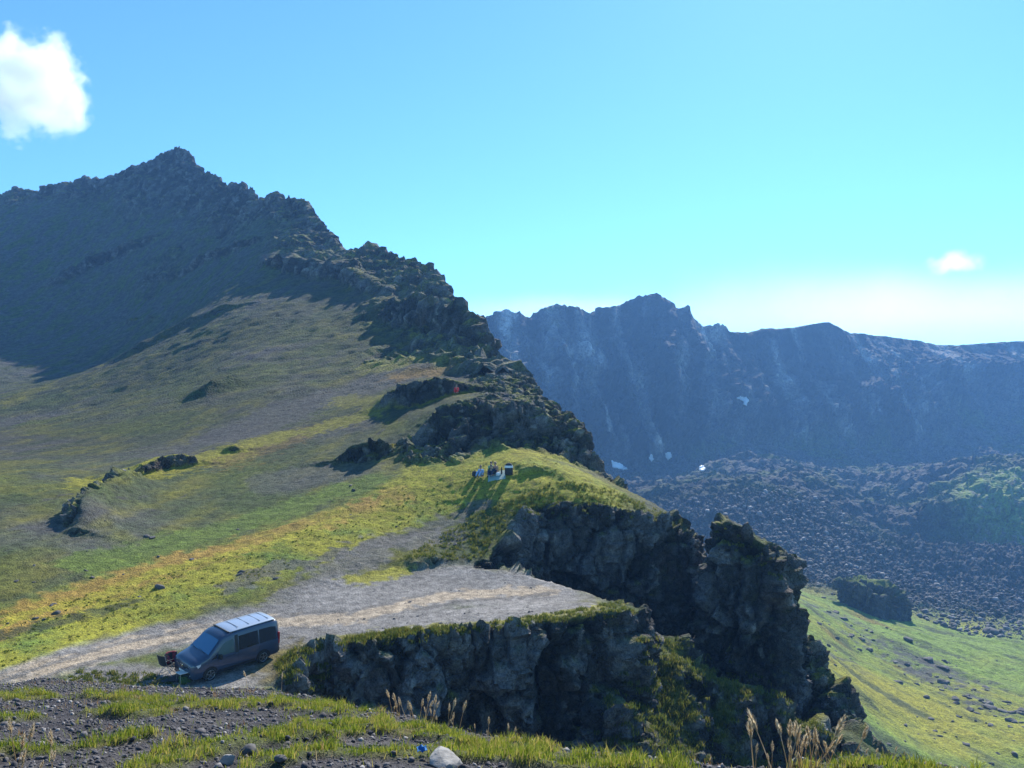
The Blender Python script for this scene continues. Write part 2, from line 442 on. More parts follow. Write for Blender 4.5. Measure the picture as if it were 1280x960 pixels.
def hill_colour(p, steep, c1, c2, nz):
    """albedo of the hill: what grows or lies where, with some light painted in"""
    x, y, z = p[:,0], p[:,1], p[:,2]
    sc = np.clip(y/60, .7, 4)
    n1 = fbm(x, y, z, .045, 4, 101); n2 = fbm(x, y, z, .25, 4, 102); n3 = fbm(x, y, z, 1.1, 3, 103)
    # streaks that follow the ground's fall
    st = fbm(x*1.0-y*.17, y*.16, z*.2, .42, 5, 104, .6)
    col = mix(SCRUB, SCREE, sstep(-.15, .3, n1+.6*st))
    col = mix(col, YGREEN*.55, sstep(-.12, .28, n2*.8+st*.8-.3*n1)*.7)
    col = mix(col, GREEN*.7, sstep(-.08, .22, fbm(x, y, z, .10, 4, 106))*.6)
    col = mix(col, SCREE*.6, sstep(.22, .4, fbm(x*1.0-y*.17, y*.2, z*.2, .8, 4, 112)+.3*n3)*.8)
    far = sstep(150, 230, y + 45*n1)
    col = mix(col, mix(SCREE*1.7, mix(SCRUB*1.7, GREEN*.95, sstep(-.1,.3,n1)), sstep(-.15,.2,n2*.7+st)), far*.85)  # far colours lifted to lighten the tone of the shadowed slope
    Z = lambda path, w, wob=.5: zone(x, y, path, w, H_hill, wob)
    # scree slope, grey
    col = mix(col, SCREE*1.15, Z([(290,545),(360,515),(440,490),(500,470)], 6)*.8)
    col = mix(col, SCREE, Z([(360,600),(430,590)], 4)*.5)
    # meadow below
    mead = np.maximum.reduce([Z([(-60,850),(60,790),(200,735),(300,705),(420,665),(520,620),(610,590)], 4.2, .25), Z([(560,590),(650,590),(720,600)], 4.5, .3), Z([(560,575),(610,563),(680,566)], 4.0, .3), Z([(0,815),(120,775),(230,752)], 1.8, .5)])
    col = mix(col, mix(YGREEN, GREEN*1.15, sstep(-.1, .35, n2+.3*n3)), mead*.95)
    col = mix(col, GREEN*1.1, Z([(120,705),(200,685),(300,655),(400,622),(450,605)], 2.2, .6)*.85)
    col = mix(col, OCHRE, Z([(-40,800),(60,762),(150,728),(250,697),(350,668),(440,640),(500,618)], 1.5, .8)*.85*sstep(-.35, .1, n2))
    col = mix(col, YGREEN*1.1, Z([(0,780),(90,755),(200,715),(300,690),(420,650)], .5, 1.2)*.7)
    col = mix(col, OCHRE*.8, Z([(280,575),(330,555),(400,535)], 3.0, .9)*.45)
    col = mix(col, YGREEN*.9, Z([(120,605),(200,582),(260,568),(330,550),(400,535),(480,505),(545,480)], 2.6, .9)*.85)
    col = mix(col, YGREEN, Z([(500,452),(560,440),(600,450)], 6.5, .6)*.9)
    col = mix(col, OCHRE*.85, Z([(500,470),(560,464),(590,462)], 2.4, .9)*.8)
    col = mix(col, YGREEN*.85, Z([(430,500),(500,488),(560,484)], 2.5, .9)*.7)
    col = mix(col, YGREEN*.7, Z([(20,500),(60,480)], 3, .9)*.6)
    # dark soil lines through the meadow
    col = mix(col, SCRUB*.7, Z([(0,795),(60,783),(120,765),(170,752)], .5, 1.4)*.8)
    col = mix(col, SCREE, Z([(290,735),(340,712),(400,700),(470,680),(560,650),(600,632)], .9, 1.2)*.75)
    # bare ground of the old track and the plateau
    bare = np.maximum.reduce([Z([(440,705),(480,680),(560,672)], 1.6, .8)*.8, Z([(340,770),(400,725),(445,700)], 1.4, .7)*.8])
    col = mix(col, GRAVEL*.62, bare)
    plat = np.maximum.reduce([Z([(-200,900,3),(0,855,1.5),(100,822,1.5),(200,795,1.9),(330,778,2.6),(420,765,3.2),(500,752,4)], 3, .22), Z([(250,850,2.6),(340,810,2.8),(440,790,1.8),(540,775,2.2),(640,765,2.2),(720,758,1.6)], 2, .3), Z([(440,750),(560,735),(660,740)], 4.3, .2), Z([(140,850,2),(240,862,2.4)],2,.3)])
    g = mix(GRAVEL, GRAVEL*.62, sstep(-.2, .3, n2*.8+.4*n3))
    g = mix(g, SAND, Z([(60,838),(140,812),(240,790),(340,778),(440,772),(560,745),(680,738)], .9, .9)*.75)
    g = mix(g, SAND*.9, Z([(-20,868),(60,836)], 1.3, .6)*.6)
    for rut in ([(-40,872),(60,831),(150,805),(250,784),(350,771),(450,762),(540,742)], [(-40,890),(60,846),(150,819),(235,799)]):
        g = mix(g, GRAVEL*.62, Z(rut, .22, .7)*.8)
    g = mix(g, GRAVEL*1.25, sstep(.5,.8,noise(x*5, y*5, z*0, 115))*.8)
    g = mix(g, GRAVEL*.45, Z([(520,764),(580,752),(640,748),(690,742)], .28, 1.5)*.8)
    col = mix(col, g, plat)
    col = mix(col, YGREEN*.9, Z([(445,725),(500,716)], .9, .9)*.9)
    # turf fringe along the edge of the drop
    fr = Z([(365,822),(420,802),(500,792),(560,786),(600,790)], .9, 1.1)
    col = mix(col, mix(YGREEN*.8, SCRUB, sstep(-.1,.3,n3)), fr*.85)
    col = mix(col, YGREEN*.8, Z([(600,785),(700,768),(765,757)], .45, 1.4)*.8)
    col = mix(col, mix(SCRUB, OCHRE*.6, .4), Z([(345,835),(365,860),(400,850)], 1.6, .8)*.8)
    # patchiness at the scale of tussocks
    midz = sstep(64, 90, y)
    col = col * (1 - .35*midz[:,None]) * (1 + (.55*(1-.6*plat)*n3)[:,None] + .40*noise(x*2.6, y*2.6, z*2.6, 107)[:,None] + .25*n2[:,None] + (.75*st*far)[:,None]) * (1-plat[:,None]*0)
    # rock where it is steep
    rk = mix(ROCK*.7, ROCK*3.2, sstep(.35, .9, .5*c1+.5*c2)*.9)  # paler facets stand for lit ones, light painted into the rock
    rk = mix(rk, PALE, sstep(.70, .86, c2)*sstep(-.25,.3,n2)*.65)
    rk = mix(rk, BROWN, sstep(.1,.4,fbm(x,y,z,.3,3,109))*.45)
    rk = mix(rk, SCRUB*1.2, sstep(.15,.5,n3+.6*n2)*.5)
    # ledges that face up hold soil and grass, whatever the face around them does
    up = sstep(.55, .85, nz)*sstep(-.35, .15, n2+.5*n3)
    rk = mix(rk, mix(SCRUB*1.3, YGREEN*.8, sstep(-.1,.3,n3)), up*.85)
    col = mix(col, rk, steep)
    return np.clip(col, .012, .8)

def flat_rock(me, rock, lim=.5):
    """broken rock keeps hard facets, turf is smooth"""
    nl = len(me.loops); vi = np.empty(nl, np.int32); me.loops.foreach_get('vertex_index', vi)
    f = rock[vi.reshape(len(me.polygons), -1)].mean(1)
    me.polygons.foreach_set('use_smooth', f < lim)

RIM_ROCK = [p for p in RIM if 74 < p[1] < 128]
def build_hill(me, near):
    smooth_shade(me)
    p = get_co(me); n = smooth_vec(me, get_no(me), 6 if near else 3)
    n /= np.linalg.norm(n, axis=1)[:,None]
    x, y, z = p.T
    lim = .80 if near else .66
    nn = fbm(x, y, z, .5, 3, 200)*.12
    steep = 1-sstep(lim-.12, lim+.05, n[:,2]+nn)
    # the bare rock shoulder between the camp meadow and the upper meadow
    rd, _ = polyline_dist(x, y, RIM_ROCK)
    wob = fbm(x, y, z, .18, 4, 207)*5
    sh = 1-sstep(5.5, 8.5, rd+wob)
    sd_, _ = polyline_dist(x, y, densify([ray_hit(hill_tps, *q) for q in [(556,562),(600,549),(640,552),(680,558),(720,572)]], 2))
    steep = np.maximum(steep, np.maximum(sh, (1-sstep(2.2, 4.2, sd_+wob*.5-1))*sstep(62, 70, y+wob*.4)))
    if not near:
        crest, _ = polyline_dist(x, y, RIMD)
        steep = np.maximum(steep, (1-sstep(6, 20, crest+fbm(x,y,z,.06,4,208)*22))*sstep(105,125,y))
        band = fbm(x*.6+y*.4, (y-x*.5)*.5, z*2.2, .045, 4, 211)
        steep = np.maximum(steep, sstep(.20,.34,band + .12*fbm(x,y,z,.02,3,210))*sstep(150,200,y)*.9)
    c1 = np.zeros(len(p), np.float32); c2 = c1.copy(); r = c1.copy()
    m = steep > .01
    s = 1.0 if near else 2.0
    r[m], c1[m], c2[m] = rock_disp(p[m], *((.7,.62,.30) if near else (1.5,.7,.5)), 300, s)
    if near:
        r = r*(1-.45*sstep(68, 80, y))
        q = z*1.1 + 1.2*noise(x*.15, y*.15, z*.1, 230); r += (.22*(q-np.floor(q))-.11)*(steep > .01)
    turf = fbm(x, y, z, .9 if near else .3, 4, 220, .65)*(.22 if near else .9)
    flatg = np.zeros_like(y)
    if near:   # the driven ground stays even
        dd, _ = polyline_dist(x, y, densify([ray_hit(H_hill, *q) for q in [(-100,880),(100,825),(250,845),(330,800),(440,770),(560,745),(680,745)]], 2))
        flatg = 1-sstep(3.0, 5.5, dd)
    d = r*steep + turf*(1-steep)*(1-.85*flatg)
    set_co(me, p + n*d[:,None])
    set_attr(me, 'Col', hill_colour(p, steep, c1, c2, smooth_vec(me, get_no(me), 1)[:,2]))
    set_attr(me, 'Rock', steep)
    set_attr(me, 'Bare', flatg)
    flat_rock(me, steep)

def valley_colour(p, steep, c1, c2):
    x, y, z = p[:,0], p[:,1], p[:,2]
    n1 = fbm(x, y, z, .02, 4, 401); n2 = fbm(x, y, z, .09, 4, 402); n3 = fbm(x, y, z, .4, 3, 403)
    st = fbm(x*.9+y*.45, y*.25-x*.15, z*.3, .12, 4, 404)
    far = sstep(255, 300, y - .12*(x-100) + 20*n2)
    meadow = mix(YGREEN*.95, GREEN*1.7, sstep(-.4, .12, n1*1.2+st*.6))
    meadow = mix(meadow, OCHRE*.6, sstep(.12, .4, st+.2*n2)*.7)
    meadow = mix(meadow, SCRUB*.9, sstep(.02,.3,fbm(x*.9+y*.45, y*.25-x*.15, z*.3, .2, 4, 405)+.4*n3)*.85)
    tal = mix(SCREE*.7, SCREE*1.5, sstep(-.1,.5,n3+.4*(c2-.5)))
    tal = mix(tal, PALE, sstep(.9,.98,c2)*.6)
    tal = mix(tal, GREEN*.6, sstep(.1,.4,n1+.4*n2)*.5)
    streak = np.maximum(zone(x, y, [(1040,765),(1090,800),(1140,825),(1190,850),(1230,880)], 9, H_valley, .9), zone(x, y, [(1000,790),(1060,830)], 5, H_valley, .9)*.8)
    meadow = mix(meadow, SCREE*.8, streak*sstep(-.2,.2,n3+st)*.9)
    col = mix(meadow, tal, far)
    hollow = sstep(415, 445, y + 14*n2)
    col = mix(col, mix(SCREE*.45, GREEN*.45, sstep(-.2,.3,n1+.5*n2)), hollow*.9)  # dark growth behind the mound, with the hollow's shade painted in
    w = sstep(480, 540, y)
    grass = mix(SCREE, GREEN*.7, sstep(-.1,.35,n1+.5*n2))
    col = mix(col, grass, w*.7)
    hump = np.exp(-(((x-300)/42)**2+((y-462)/52)**2)**1.5)
    col = mix(col, mix(GREEN*1.7, PALE*.7, sstep(-.05,.35,n3+.5*n2)), np.clip(hump*1.6,0,1)*.85)  # hump colours raised so that it looks sunlit
    rk = mix(ROCK*.8, ROCK*2.2, sstep(.4,.95,c1)); rk = mix(rk, PALE*.8, sstep(.86,.97,c2)*.6)
    rk = mix(rk, GREEN*.5, sstep(.1,.4,n2)*.3)
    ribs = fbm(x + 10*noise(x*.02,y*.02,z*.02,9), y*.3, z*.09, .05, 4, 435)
    rk = rk*(.25 + 5.0*sstep(-.15,.45,ribs)**1.4)[:,None]  # pale ribs, dark gullies; raised contrast also paints in relief shading
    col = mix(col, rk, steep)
    col = col*(1+.35*n3[:,None]+.3*noise(x*.9,y*.9,z*.9,407)[:,None])
    return np.clip(col, .012, .8)

def build_valley(me, near):
    smooth_shade(me)
    p = get_co(me); n = smooth_vec(me, get_no(me), 3); n /= np.linalg.norm(n, axis=1)[:,None]
    x, y, z = p[:,0], p[:,1], p[:,2]
    nn = fbm(x, y, z, .06, 3, 420)*.15
    steep = (1-sstep(.72, .86, n[:,2]+nn))*sstep(480,560,y+.0*x)
    far = sstep(250, 305, y - .12*(x-100))
    if near:
        r, c1, c2 = rock_disp(p, .8, .9, .8, 440, 2.6)
        d = far*r*1.1 + (1-far)*(fbm(x*1.3+y*.65,y*.5-x*.3,z,.12,4,421)*1.6 + fbm(x,y,z,.5,3,422)*.45)
        d = d*sstep(0,1,1)
    else:
        # gullies and buttresses of the wall run straight down it
        rr, c1, c2 = rock_disp(p, 3.0, 2.6, 1.3, 460, 7.0)
        wxx = x + 10*noise(x*.02,y*.02,z*.02,9)
        gul = .6*fbm(wxx, y*.2, z*.08, .030, 4, 431, .55, True) + .9*fbm(wxx, y*.2, z*.05, .011, 2, 433, .5, True)
        crest_d, _ = polyline_dist(x, y, WRIMD)
        d = steep*(gul*24 + rr*1.8)*(.30+.70*sstep(4, 34, crest_d))*(1-.55*sstep(120, 300, x)*(1-sstep(20, 60, crest_d))) + (1-steep)*(rr*.9*sstep(330,420,y))*(.25+.75*sstep(4, 34, crest_d))
    set_co(me, p + n*d[:,None])
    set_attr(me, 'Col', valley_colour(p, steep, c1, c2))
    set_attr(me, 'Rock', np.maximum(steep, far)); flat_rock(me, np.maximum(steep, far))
    set_attr(me, 'Bare', np.zeros(len(p)))
# ------------------------------------------------------------------ materials
def new_mat(name):
    m = bpy.data.materials.new(name); m.use_nodes = True
    nt = m.node_tree
    return m, nt, nt.nodes['Principled BSDF']

def N(nt, t, **kw):
    n = nt.nodes.new(t)
    for k, v in kw.items():
        if k.startswith('i_'):
            n.inputs[k[2:].replace('_', ' ')].default_value = v
        else: setattr(n, k, v)
    return n

def ground_mat(name, f1, f2, bump, rough=.95):
    m, nt, b = new_mat(name)
    L = nt.links.new
    geo = N(nt, 'ShaderNodeNewGeometry')
    a = N(nt, 'ShaderNodeAttribute', attribute_name='Col')
    ro = N(nt, 'ShaderNodeAttribute', attribute_name='Rock')
    ba = N(nt, 'ShaderNodeAttribute', attribute_name='Bare')
    n1 = N(nt, 'ShaderNodeTexNoise', i_Scale=f1, i_Detail=5.0, i_Roughness=.65)
    n2 = N(nt, 'ShaderNodeTexNoise', i_Scale=f2, i_Detail=3.0, i_Roughness=.6)
    v = N(nt, 'ShaderNodeTexVoronoi', i_Scale=f1*1.3, feature='F1')
    v2 = N(nt, 'ShaderNodeTexVoronoi', i_Scale=f1*.8, feature='DISTANCE_TO_EDGE')
    for n in (n1, n2, v, v2): L(geo.outputs['Position'], n.inputs['Vector'])
    # colour: attribute times grain
    add = N(nt, 'ShaderNodeMath', operation='ADD'); L(n1.outputs['Fac'], add.inputs[0]); L(n2.outputs['Fac'], add.inputs[1])
    mr = N(nt, 'ShaderNodeMapRange'); mr.inputs['From Min'].default_value = .65; mr.inputs['From Max'].default_value = 1.35
    mr.inputs['To Min'].default_value = .25; mr.inputs['To Max'].default_value = 1.95
    L(add.outputs[0], mr.inputs['Value'])
    vm = N(nt, 'ShaderNodeVectorMath', operation='SCALE'); L(a.outputs['Color'], vm.inputs[0]); L(mr.outputs[0], vm.inputs['Scale'])
    L(vm.outputs[0], b.inputs['Base Color'])
    b.inputs['Roughness'].default_value = rough
    b.inputs['Specular IOR Level'].default_value = .25
    # relief: tussocks on turf, fractured faces on rock
    tur = N(nt, 'ShaderNodeMath', operation='ADD'); L(n1.outputs['Fac'], tur.inputs[0]); L(n2.outputs['Fac'], tur.inputs[1])
    mn = N(nt, 'ShaderNodeMath', operation='MINIMUM'); L(v2.outputs['Distance'], mn.inputs[0]); mn.inputs[1].default_value = .12
    rk = N(nt, 'ShaderNodeMath', operation='MULTIPLY_ADD'); L(mn.outputs[0], rk.inputs[0]); rk.inputs[1].default_value = 3.0; L(tur.outputs[0], rk.inputs[2])
    mx = N(nt, 'ShaderNodeMix'); L(ro.outputs['Fac'], mx.inputs['Factor']); L(tur.outputs[0], mx.inputs[2]); L(rk.outputs[0], mx.inputs[3])
    st = N(nt, 'ShaderNodeMapRange'); L(ba.outputs['Fac'], st.inputs['Value']); st.inputs['To Min'].default_value = .95; st.inputs['To Max'].default_value = .5
    bp = N(nt, 'ShaderNodeBump', i_Distance=bump); L(mx.outputs[0], bp.inputs['Height']); L(st.outputs[0], bp.inputs['Strength'])
    L(bp.outputs[0], b.inputs['Normal'])
    return m

def plain(name, col, rough=.6, metal=0.0, grain=0.0, scale=40, coat=0.0, spec=.5):
    m, nt, b = new_mat(name)
    b.inputs['Base Color'].default_value = (*col, 1); b.inputs['Roughness'].default_value = rough
    b.inputs['Metallic'].default_value = metal; b.inputs['Specular IOR Level'].default_value = spec
    if coat: b.inputs['Coat Weight'].default_value = coat; b.inputs['Coat Roughness'].default_value = .06
    if grain:
        tc = N(nt, 'ShaderNodeTexCoord'); n = N(nt, 'ShaderNodeTexNoise', i_Scale=scale, i_Detail=4.0)
        nt.links.new(tc.outputs['Object'], n.inputs['Vector'])
        r = N(nt, 'ShaderNodeMapRange'); r.inputs['From Min'].default_value = .3; r.inputs['From Max'].default_value = .7
        r.inputs['To Min'].default_value = 1-grain; r.inputs['To Max'].default_value = 1+grain
        nt.links.new(n.outputs['Fac'], r.inputs['Value'])
        v = N(nt, 'ShaderNodeVectorMath', operation='SCALE'); v.inputs[0].default_value = col
        nt.links.new(r.outputs[0], v.inputs['Scale']); nt.links.new(v.outputs[0], b.inputs['Base Color'])
        bp = N(nt, 'ShaderNodeBump', i_Distance=.01, i_Strength=.6); nt.links.new(n.outputs['Fac'], bp.inputs['Height']); nt.links.new(bp.outputs[0], b.inputs['Normal'])
    return m
GM_NEAR = ground_mat('hillside_turf_and_rock', 2.6, 11, .2)
GM_FAR = ground_mat('mountain_turf_and_rock', .8, 3.6, .5)
GM_VALN = ground_mat('valley_turf_and_rubble', .9, 3.2, .5)
GM_VALF = ground_mat('wall_rock', .16, .6, 2.2)
def structure(name, me, mat):
    o = link(name, me, mat); o['kind'] = 'structure'; return o
me = remeshed('hillside', H_near, -74, 46, 17, 104, .4, .16, -34); build_hill(me, True); structure('hillside', me, GM_NEAR)
def H_far(x, y):
    return np.maximum(H_hill(x, y), H_valley(x, y)-2) - .35*(1-sstep(99, 104, y))
me = remeshed('mountain', H_far, -330, 60, 98, 400, 1.2, .75, -42); build_hill(me, False); structure('mountain', me, GM_FAR)
me = grid_mesh('valley', H_valley, -30, 300, 40, 452, .8); build_valley(me, True); structure('valley', me, GM_VALN)
me = grid_mesh('rock_wall', lambda x, y: H_valley(x, y) - 4*(1-sstep(440, 455, y)), -260, 860, 440, 940, 1.6); build_valley(me, False); structure('rock_wall', me, GM_VALF)
# everything beyond, out to the horizon
def H_plain(x, y):
    d = np.hypot(x, y)
    return -150 - 60*sstep(300, 900, d) + fbm(x, y, 0*x, .002, 4, 700)*60*sstep(1200, 2500, d)
me = grid_mesh('lowland', lambda x, y: H_plain(x, y), -3000, 3000, -2000, 4500, 60)
set_attr(me, 'Col', np.tile(C(.06,.07,.04), (len(me.vertices),1))); set_attr(me, 'Rock', np.zeros(len(me.vertices))); set_attr(me, 'Bare', np.zeros(len(me.vertices)))
structure('lowland', me, GM_VALF)
# ------------------------------------------------------------------ the knoll the photograph is taken from
KRIM_PX = [(-300,890,13.5),(-80,868,13),(0,860,12.4),(60,848,12.8),(140,857,12.3),(240,863,11.9),(320,861,11.9),(350,866,11.7),(372,872,11.0),(400,872,10.4),(440,882,9.5),(480,888,9.0),(520,898,8.3),(560,909,7.7),(620,923,7.1),(680,933,6.6),(760,942,6.2),(840,950,5.9),(900,955,5.7),(960,958,5.6),(1010,955,5.7),(1060,946,6.0),(1110,950,5.9),(1160,958,5.6),(1300,985,5.1),(1500,1000,4.2)]
KRIM = [P(*q) for q in KRIM_PX]
KRIMD = densify(KRIM, .15)
KPOLY = [tuple(q[:2]) for q in KRIMD] + [(12,-9),(-12,-9)]
def k_plane(x, y): return -1.0 - .25*np.maximum(y, -2) - .02*np.minimum(np.abs(x), 6)*0
K_CORR = KRIMD[:,2] - k_plane(KRIMD[:,0], KRIMD[:,1])
def k_zone(x, y, path, w, wob=.6):
    pts = []
    for px, py in path:
        d = 1.0/max((py-HY)/F-.25, .02)
        pts.append((( px-640)/F*d, d))
    dn = densify([p+(0,) for p in pts], .2)
    d, _ = polyline_dist(x, y, dn)
    d = d + w*wob*(fbm(x, y, x*0, .8/w, 3, 801) + .5*fbm(x, y, x*0, 4, 2, 802))*1.3
    return 1-sstep(.65, 1.1, d/w)
def knoll_grass(x, y):
    zs = [k_zone(x, y, [(190,958),(230,942),(300,930),(380,920),(430,914)], .22, .8),
          k_zone(x, y, [(340,950),(420,938),(520,940),(600,936),(700,946),(790,952)], .22, .8),
          k_zone(x, y, [(400,902),(470,900),(540,908),(600,918),(660,928)], .28, .8),
          k_zone(x, y, [(-20,950),(60,940),(120,930),(175,922)], .14, .9),
          k_zone(x, y, [(-20,905),(20,900)], .25, .9),
          k_zone(x, y, [(205,882),(240,880)], .28, .9), k_zone(x, y, [(265,882),(305,878)], .3, .9), k_zone(x, y, [(140,890),(175,892)], .3, .7),
          k_zone(x, y, [(130,872),(190,876)], .3, 1.0), k_zone(x, y, [(-20,872),(40,872)], .4, .9),
          k_zone(x, y, [(340,880),(370,872),(420,884)], .4, 1.0)*.7,
          k_zone(x, y, [(1040,952),(1100,956),(1180,966)], .25, .7)*.8, k_zone(x, y, [(660,950),(760,956),(860,960)], .15, 1)]
    return np.maximum.reduce(zs)*sstep(-.32, -.02, fbm(x, y, x*0, 1.1, 4, 815)+.25)
def H_knoll(x, y):
    x = np.asarray(x, np.float32); y = np.asarray(y, np.float32)
    d, (c, zr) = polyline_dist(x, y, KRIMD, (K_CORR, KRIMD[:,2]))
    sg = np.where(inside(x, y, KPOLY), d, -d) + .25*fbm(x, y, x*0, 1.0, 3, 810)
    z = k_plane(x, y) + c*np.exp(-np.maximum(sg,0)/1.2)
    g = knoll_grass(x, y)
    z = z + g*(.05+.10*fbm(x, y, x*0, 1.8, 3, 811)+.05*fbm(x, y, x*0, 5.5, 2, 814)) + .09*fbm(x, y, x*0, .9, 3, 812) + .012*fbm(x, y, x*0, 9, 3, 813)
    zo = np.minimum(z, zr+.05) - np.maximum(-sg, 0)*1.15 - .25*sstep(0, .3, -sg)
    return np.where(sg > 0, z, zo)
me = grid_mesh('knoll', H_knoll, -11, 8, 1.5, 24, .05)
smooth_shade(me)
p = get_co(me); x, y, z = p.T
g = knoll_grass(x, y)
n2 = fbm(x, y, z, 1.5, 4, 820); n3 = noise(x*12, y*12, z*12, 821)
dark = mix(C(.05,.046,.05), C(.10,.09,.086), sstep(-.2,.4,n2)) * (1+.35*n3[:,None])
col = mix(dark, mix(C(.09,.10,.03), C(.17,.13,.05), sstep(-.1,.4,n2)), g)
d_, _ = polyline_dist(x, y, KRIMD); o_ = ~inside(x, y, KPOLY)
col = mix(col, mix(SCRUB, SCREE, sstep(-.2,.2,n2)), o_*sstep(.1,.6,d_))
set_attr(me, 'Col', np.clip(col,.01,.6)); set_attr(me, 'Rock', np.zeros(len(p))); set_attr(me, 'Bare', np.zeros(len(p)))
structure('knoll', me, ground_mat('knoll_earth', 14, 60, .05))

def stone_variants(k, sub, seed, flat=.7):
    out = []
    for i in range(k):
        bm = bmesh.new(); bmesh.ops.create_icosphere(bm, subdivisions=sub, radius=1)
        co = np.array([v.co[:] for v in bm.verts]); fc = np.array([[v.index for v in f.verts] for f in bm.faces]); bm.free()
        rr = np.random.default_rng(seed+i)
        nrm = co/np.linalg.norm(co, axis=1)[:,None]
        # cut by random planes: angular broken stone
        r = np.ones(len(co))
        for _ in range(9 if sub < 3 else 16):
            v = rr.normal(size=3); v /= np.linalg.norm(v); dd = rr.uniform(.5,.9)
            dot = nrm@v
            r = np.where(dot > .05, np.minimum(r, dd/np.maximum(dot,.05)), r)
        co = nrm*r[:,None]
        if sub >= 3: co += nrm*(fbm(co[:,0]*1.0,co[:,1],co[:,2],2.5,4,seed+i)*.10)[:,None]
        co *= np.array([1, rr.uniform(.65,1), rr.uniform(.45,flat)])
        out.append((co.astype(np.float32), fc))
    return out
SV = stone_variants(8, 1, 900)
def scatter_mesh(name, pos, size, rng, var=SV, tilt=.5):
    V, Fc = [], []; off = 0; tones = []
    for (px, py, pz), s in zip(pos, size):
        co, fc = var[rng.integers(len(var))]
        e = Euler((rng.normal()*tilt, rng.normal()*tilt, rng.uniform(0, 6.28))).to_matrix()
        V.append(co @ np.array(e).T*s + (px, py, pz)); Fc.append(fc+off); off += len(co)
        tones.append(np.full(len(co), rng.uniform()))
    me = mesh_from(name, np.concatenate(V), np.concatenate(Fc))
    set_attr(me, 'Tone', np.concatenate(tones))
    return me
def stone_mat(name, dark, light, pale, scale=8):
    m, nt, b = new_mat(name); L = nt.links.new
    t = N(nt, 'ShaderNodeAttribute', attribute_name='Tone')
    cr = N(nt, 'ShaderNodeValToRGB'); e = cr.color_ramp.elements
    e[0].color = (*dark, 1); e[1].color = (*pale, 1); e[1].position = 1
    k = cr.color_ramp.elements.new(.85); k.color = (*light, 1)
    L(t.outputs['Fac'], cr.inputs[0])
    g = N(nt, 'ShaderNodeNewGeometry'); n = N(nt, 'ShaderNodeTexNoise', i_Scale=scale, i_Detail=5.0)
    L(g.outputs['Position'], n.inputs['Vector'])
    r = N(nt, 'ShaderNodeMapRange'); r.inputs['From Min'].default_value = .3; r.inputs['From Max'].default_value = .7; r.inputs['To Min'].default_value = .6; r.inputs['To Max'].default_value = 1.4
    L(n.outputs['Fac'], r.inputs['Value'])
    v = N(nt, 'ShaderNodeVectorMath', operation='SCALE'); L(cr.outputs[0], v.inputs[0]); L(r.outputs[0], v.inputs['Scale'])
    L(v.outputs[0], b.inputs['Base Color']); b.inputs['Roughness'].default_value = .85
    bp = N(nt, 'ShaderNodeBump', i_Distance=.4/scale, i_Strength=.7); L(n.outputs['Fac'], bp.inputs['Height']); L(bp.outputs[0], b.inputs['Normal'])
    return m
GSM = stone_mat('broken_stone', (.035,.032,.036), (.12,.11,.11), (.36,.33,.30), 25)
rng = np.random.default_rng(31)
n = 75000
x = rng.uniform(-9, 4.5, n); y = 4 + 9*rng.uniform(0,1,n)**1.2
ok = inside(x, y, KPOLY) & (np.abs(x) < y*.78+1.6); x, y = x[ok], y[ok]
g = knoll_grass(x, y); ok = rng.uniform(0,1,len(x)) > g*.93; x, y = x[ok], y[ok]
s = .007 + .028*rng.uniform(0,1,len(x))**5 + .03*(rng.uniform(0,1,len(x)) > .993)
z = H_knoll(x, y)
me = scatter_mesh('gravel', np.c_[x, y, z+s*.15], s, rng)
o = link('gravel', me, GSM); o['kind'] = 'stuff'

# grass: tapering bent blades in tufts
def blades(name, x, y, z, h, wd, rng, lean=.5, tone=None):
    n = len(x)
    a = rng.uniform(0, 6.283, n); l = rng.uniform(.1, 1, n)*lean*h
    dx, dy = np.cos(a), np.sin(a)
    b = rng.uniform(0, 6.283, n); wx, wy = np.cos(b)*wd, np.sin(b)*wd
    root1 = np.c_[x-wx, y-wy, z-.01]; root2 = np.c_[x+wx, y+wy, z-.01]
    m1 = np.c_[x-wx*.7+dx*l*.35, y-wy*.7+dy*l*.35, z+h*.6]; m2 = np.c_[x+wx*.7+dx*l*.35, y+wy*.7+dy*l*.35, z+h*.6]
    tip = np.c_[x+dx*l, y+dy*l, z+h*.95]
    V = np.stack([root1, root2, m2, m1, tip], 1).reshape(-1, 3)
    i = np.arange(n)*5
    T = np.concatenate([np.c_[i, i+1, i+2], np.c_[i, i+2, i+3], np.c_[i+3, i+2, i+4]])
    me = mesh_from(name, V, T)
    set_attr(me, 'Tone', np.repeat(rng.uniform(0,1,n)*.6+.4*(tone if tone is not None else rng.uniform(0,1,n)), 5))
    return me
def grass_mat(name, c0, c1, c2):
    m, nt, b = new_mat(name); L = nt.links.new
    t = N(nt, 'ShaderNodeAttribute', attribute_name='Tone'); cr = N(nt, 'ShaderNodeValToRGB'); e = cr.color_ramp.elements
    e[0].color = (*c0, 1); e[0].position = .15; e[1].color = (*c2, 1); e[1].position = .9; k = cr.color_ramp.elements.new(.55); k.color = (*c1, 1)
    L(t.outputs['Fac'], cr.inputs[0]); L(cr.outputs[0], b.inputs['Base Color'])
    b.inputs['Roughness'].default_value = .6; b.inputs['Specular IOR Level'].default_value = .2
    tr = N(nt, 'ShaderNodeBsdfTranslucent'); L(cr.outputs[0], tr.inputs['Color'])
    mxs = N(nt, 'ShaderNodeMixShader'); mxs.inputs[0].default_value = .5
    L(b.outputs[0], mxs.inputs[1]); L(tr.outputs[0], mxs.inputs[2]); L(mxs.outputs[0], nt.nodes['Material Output'].inputs['Surface'])
    return m
GRM = grass_mat('meadow_grass', (.07,.13,.012), (.26,.30,.03), (.50,.38,.12))
n = 500000
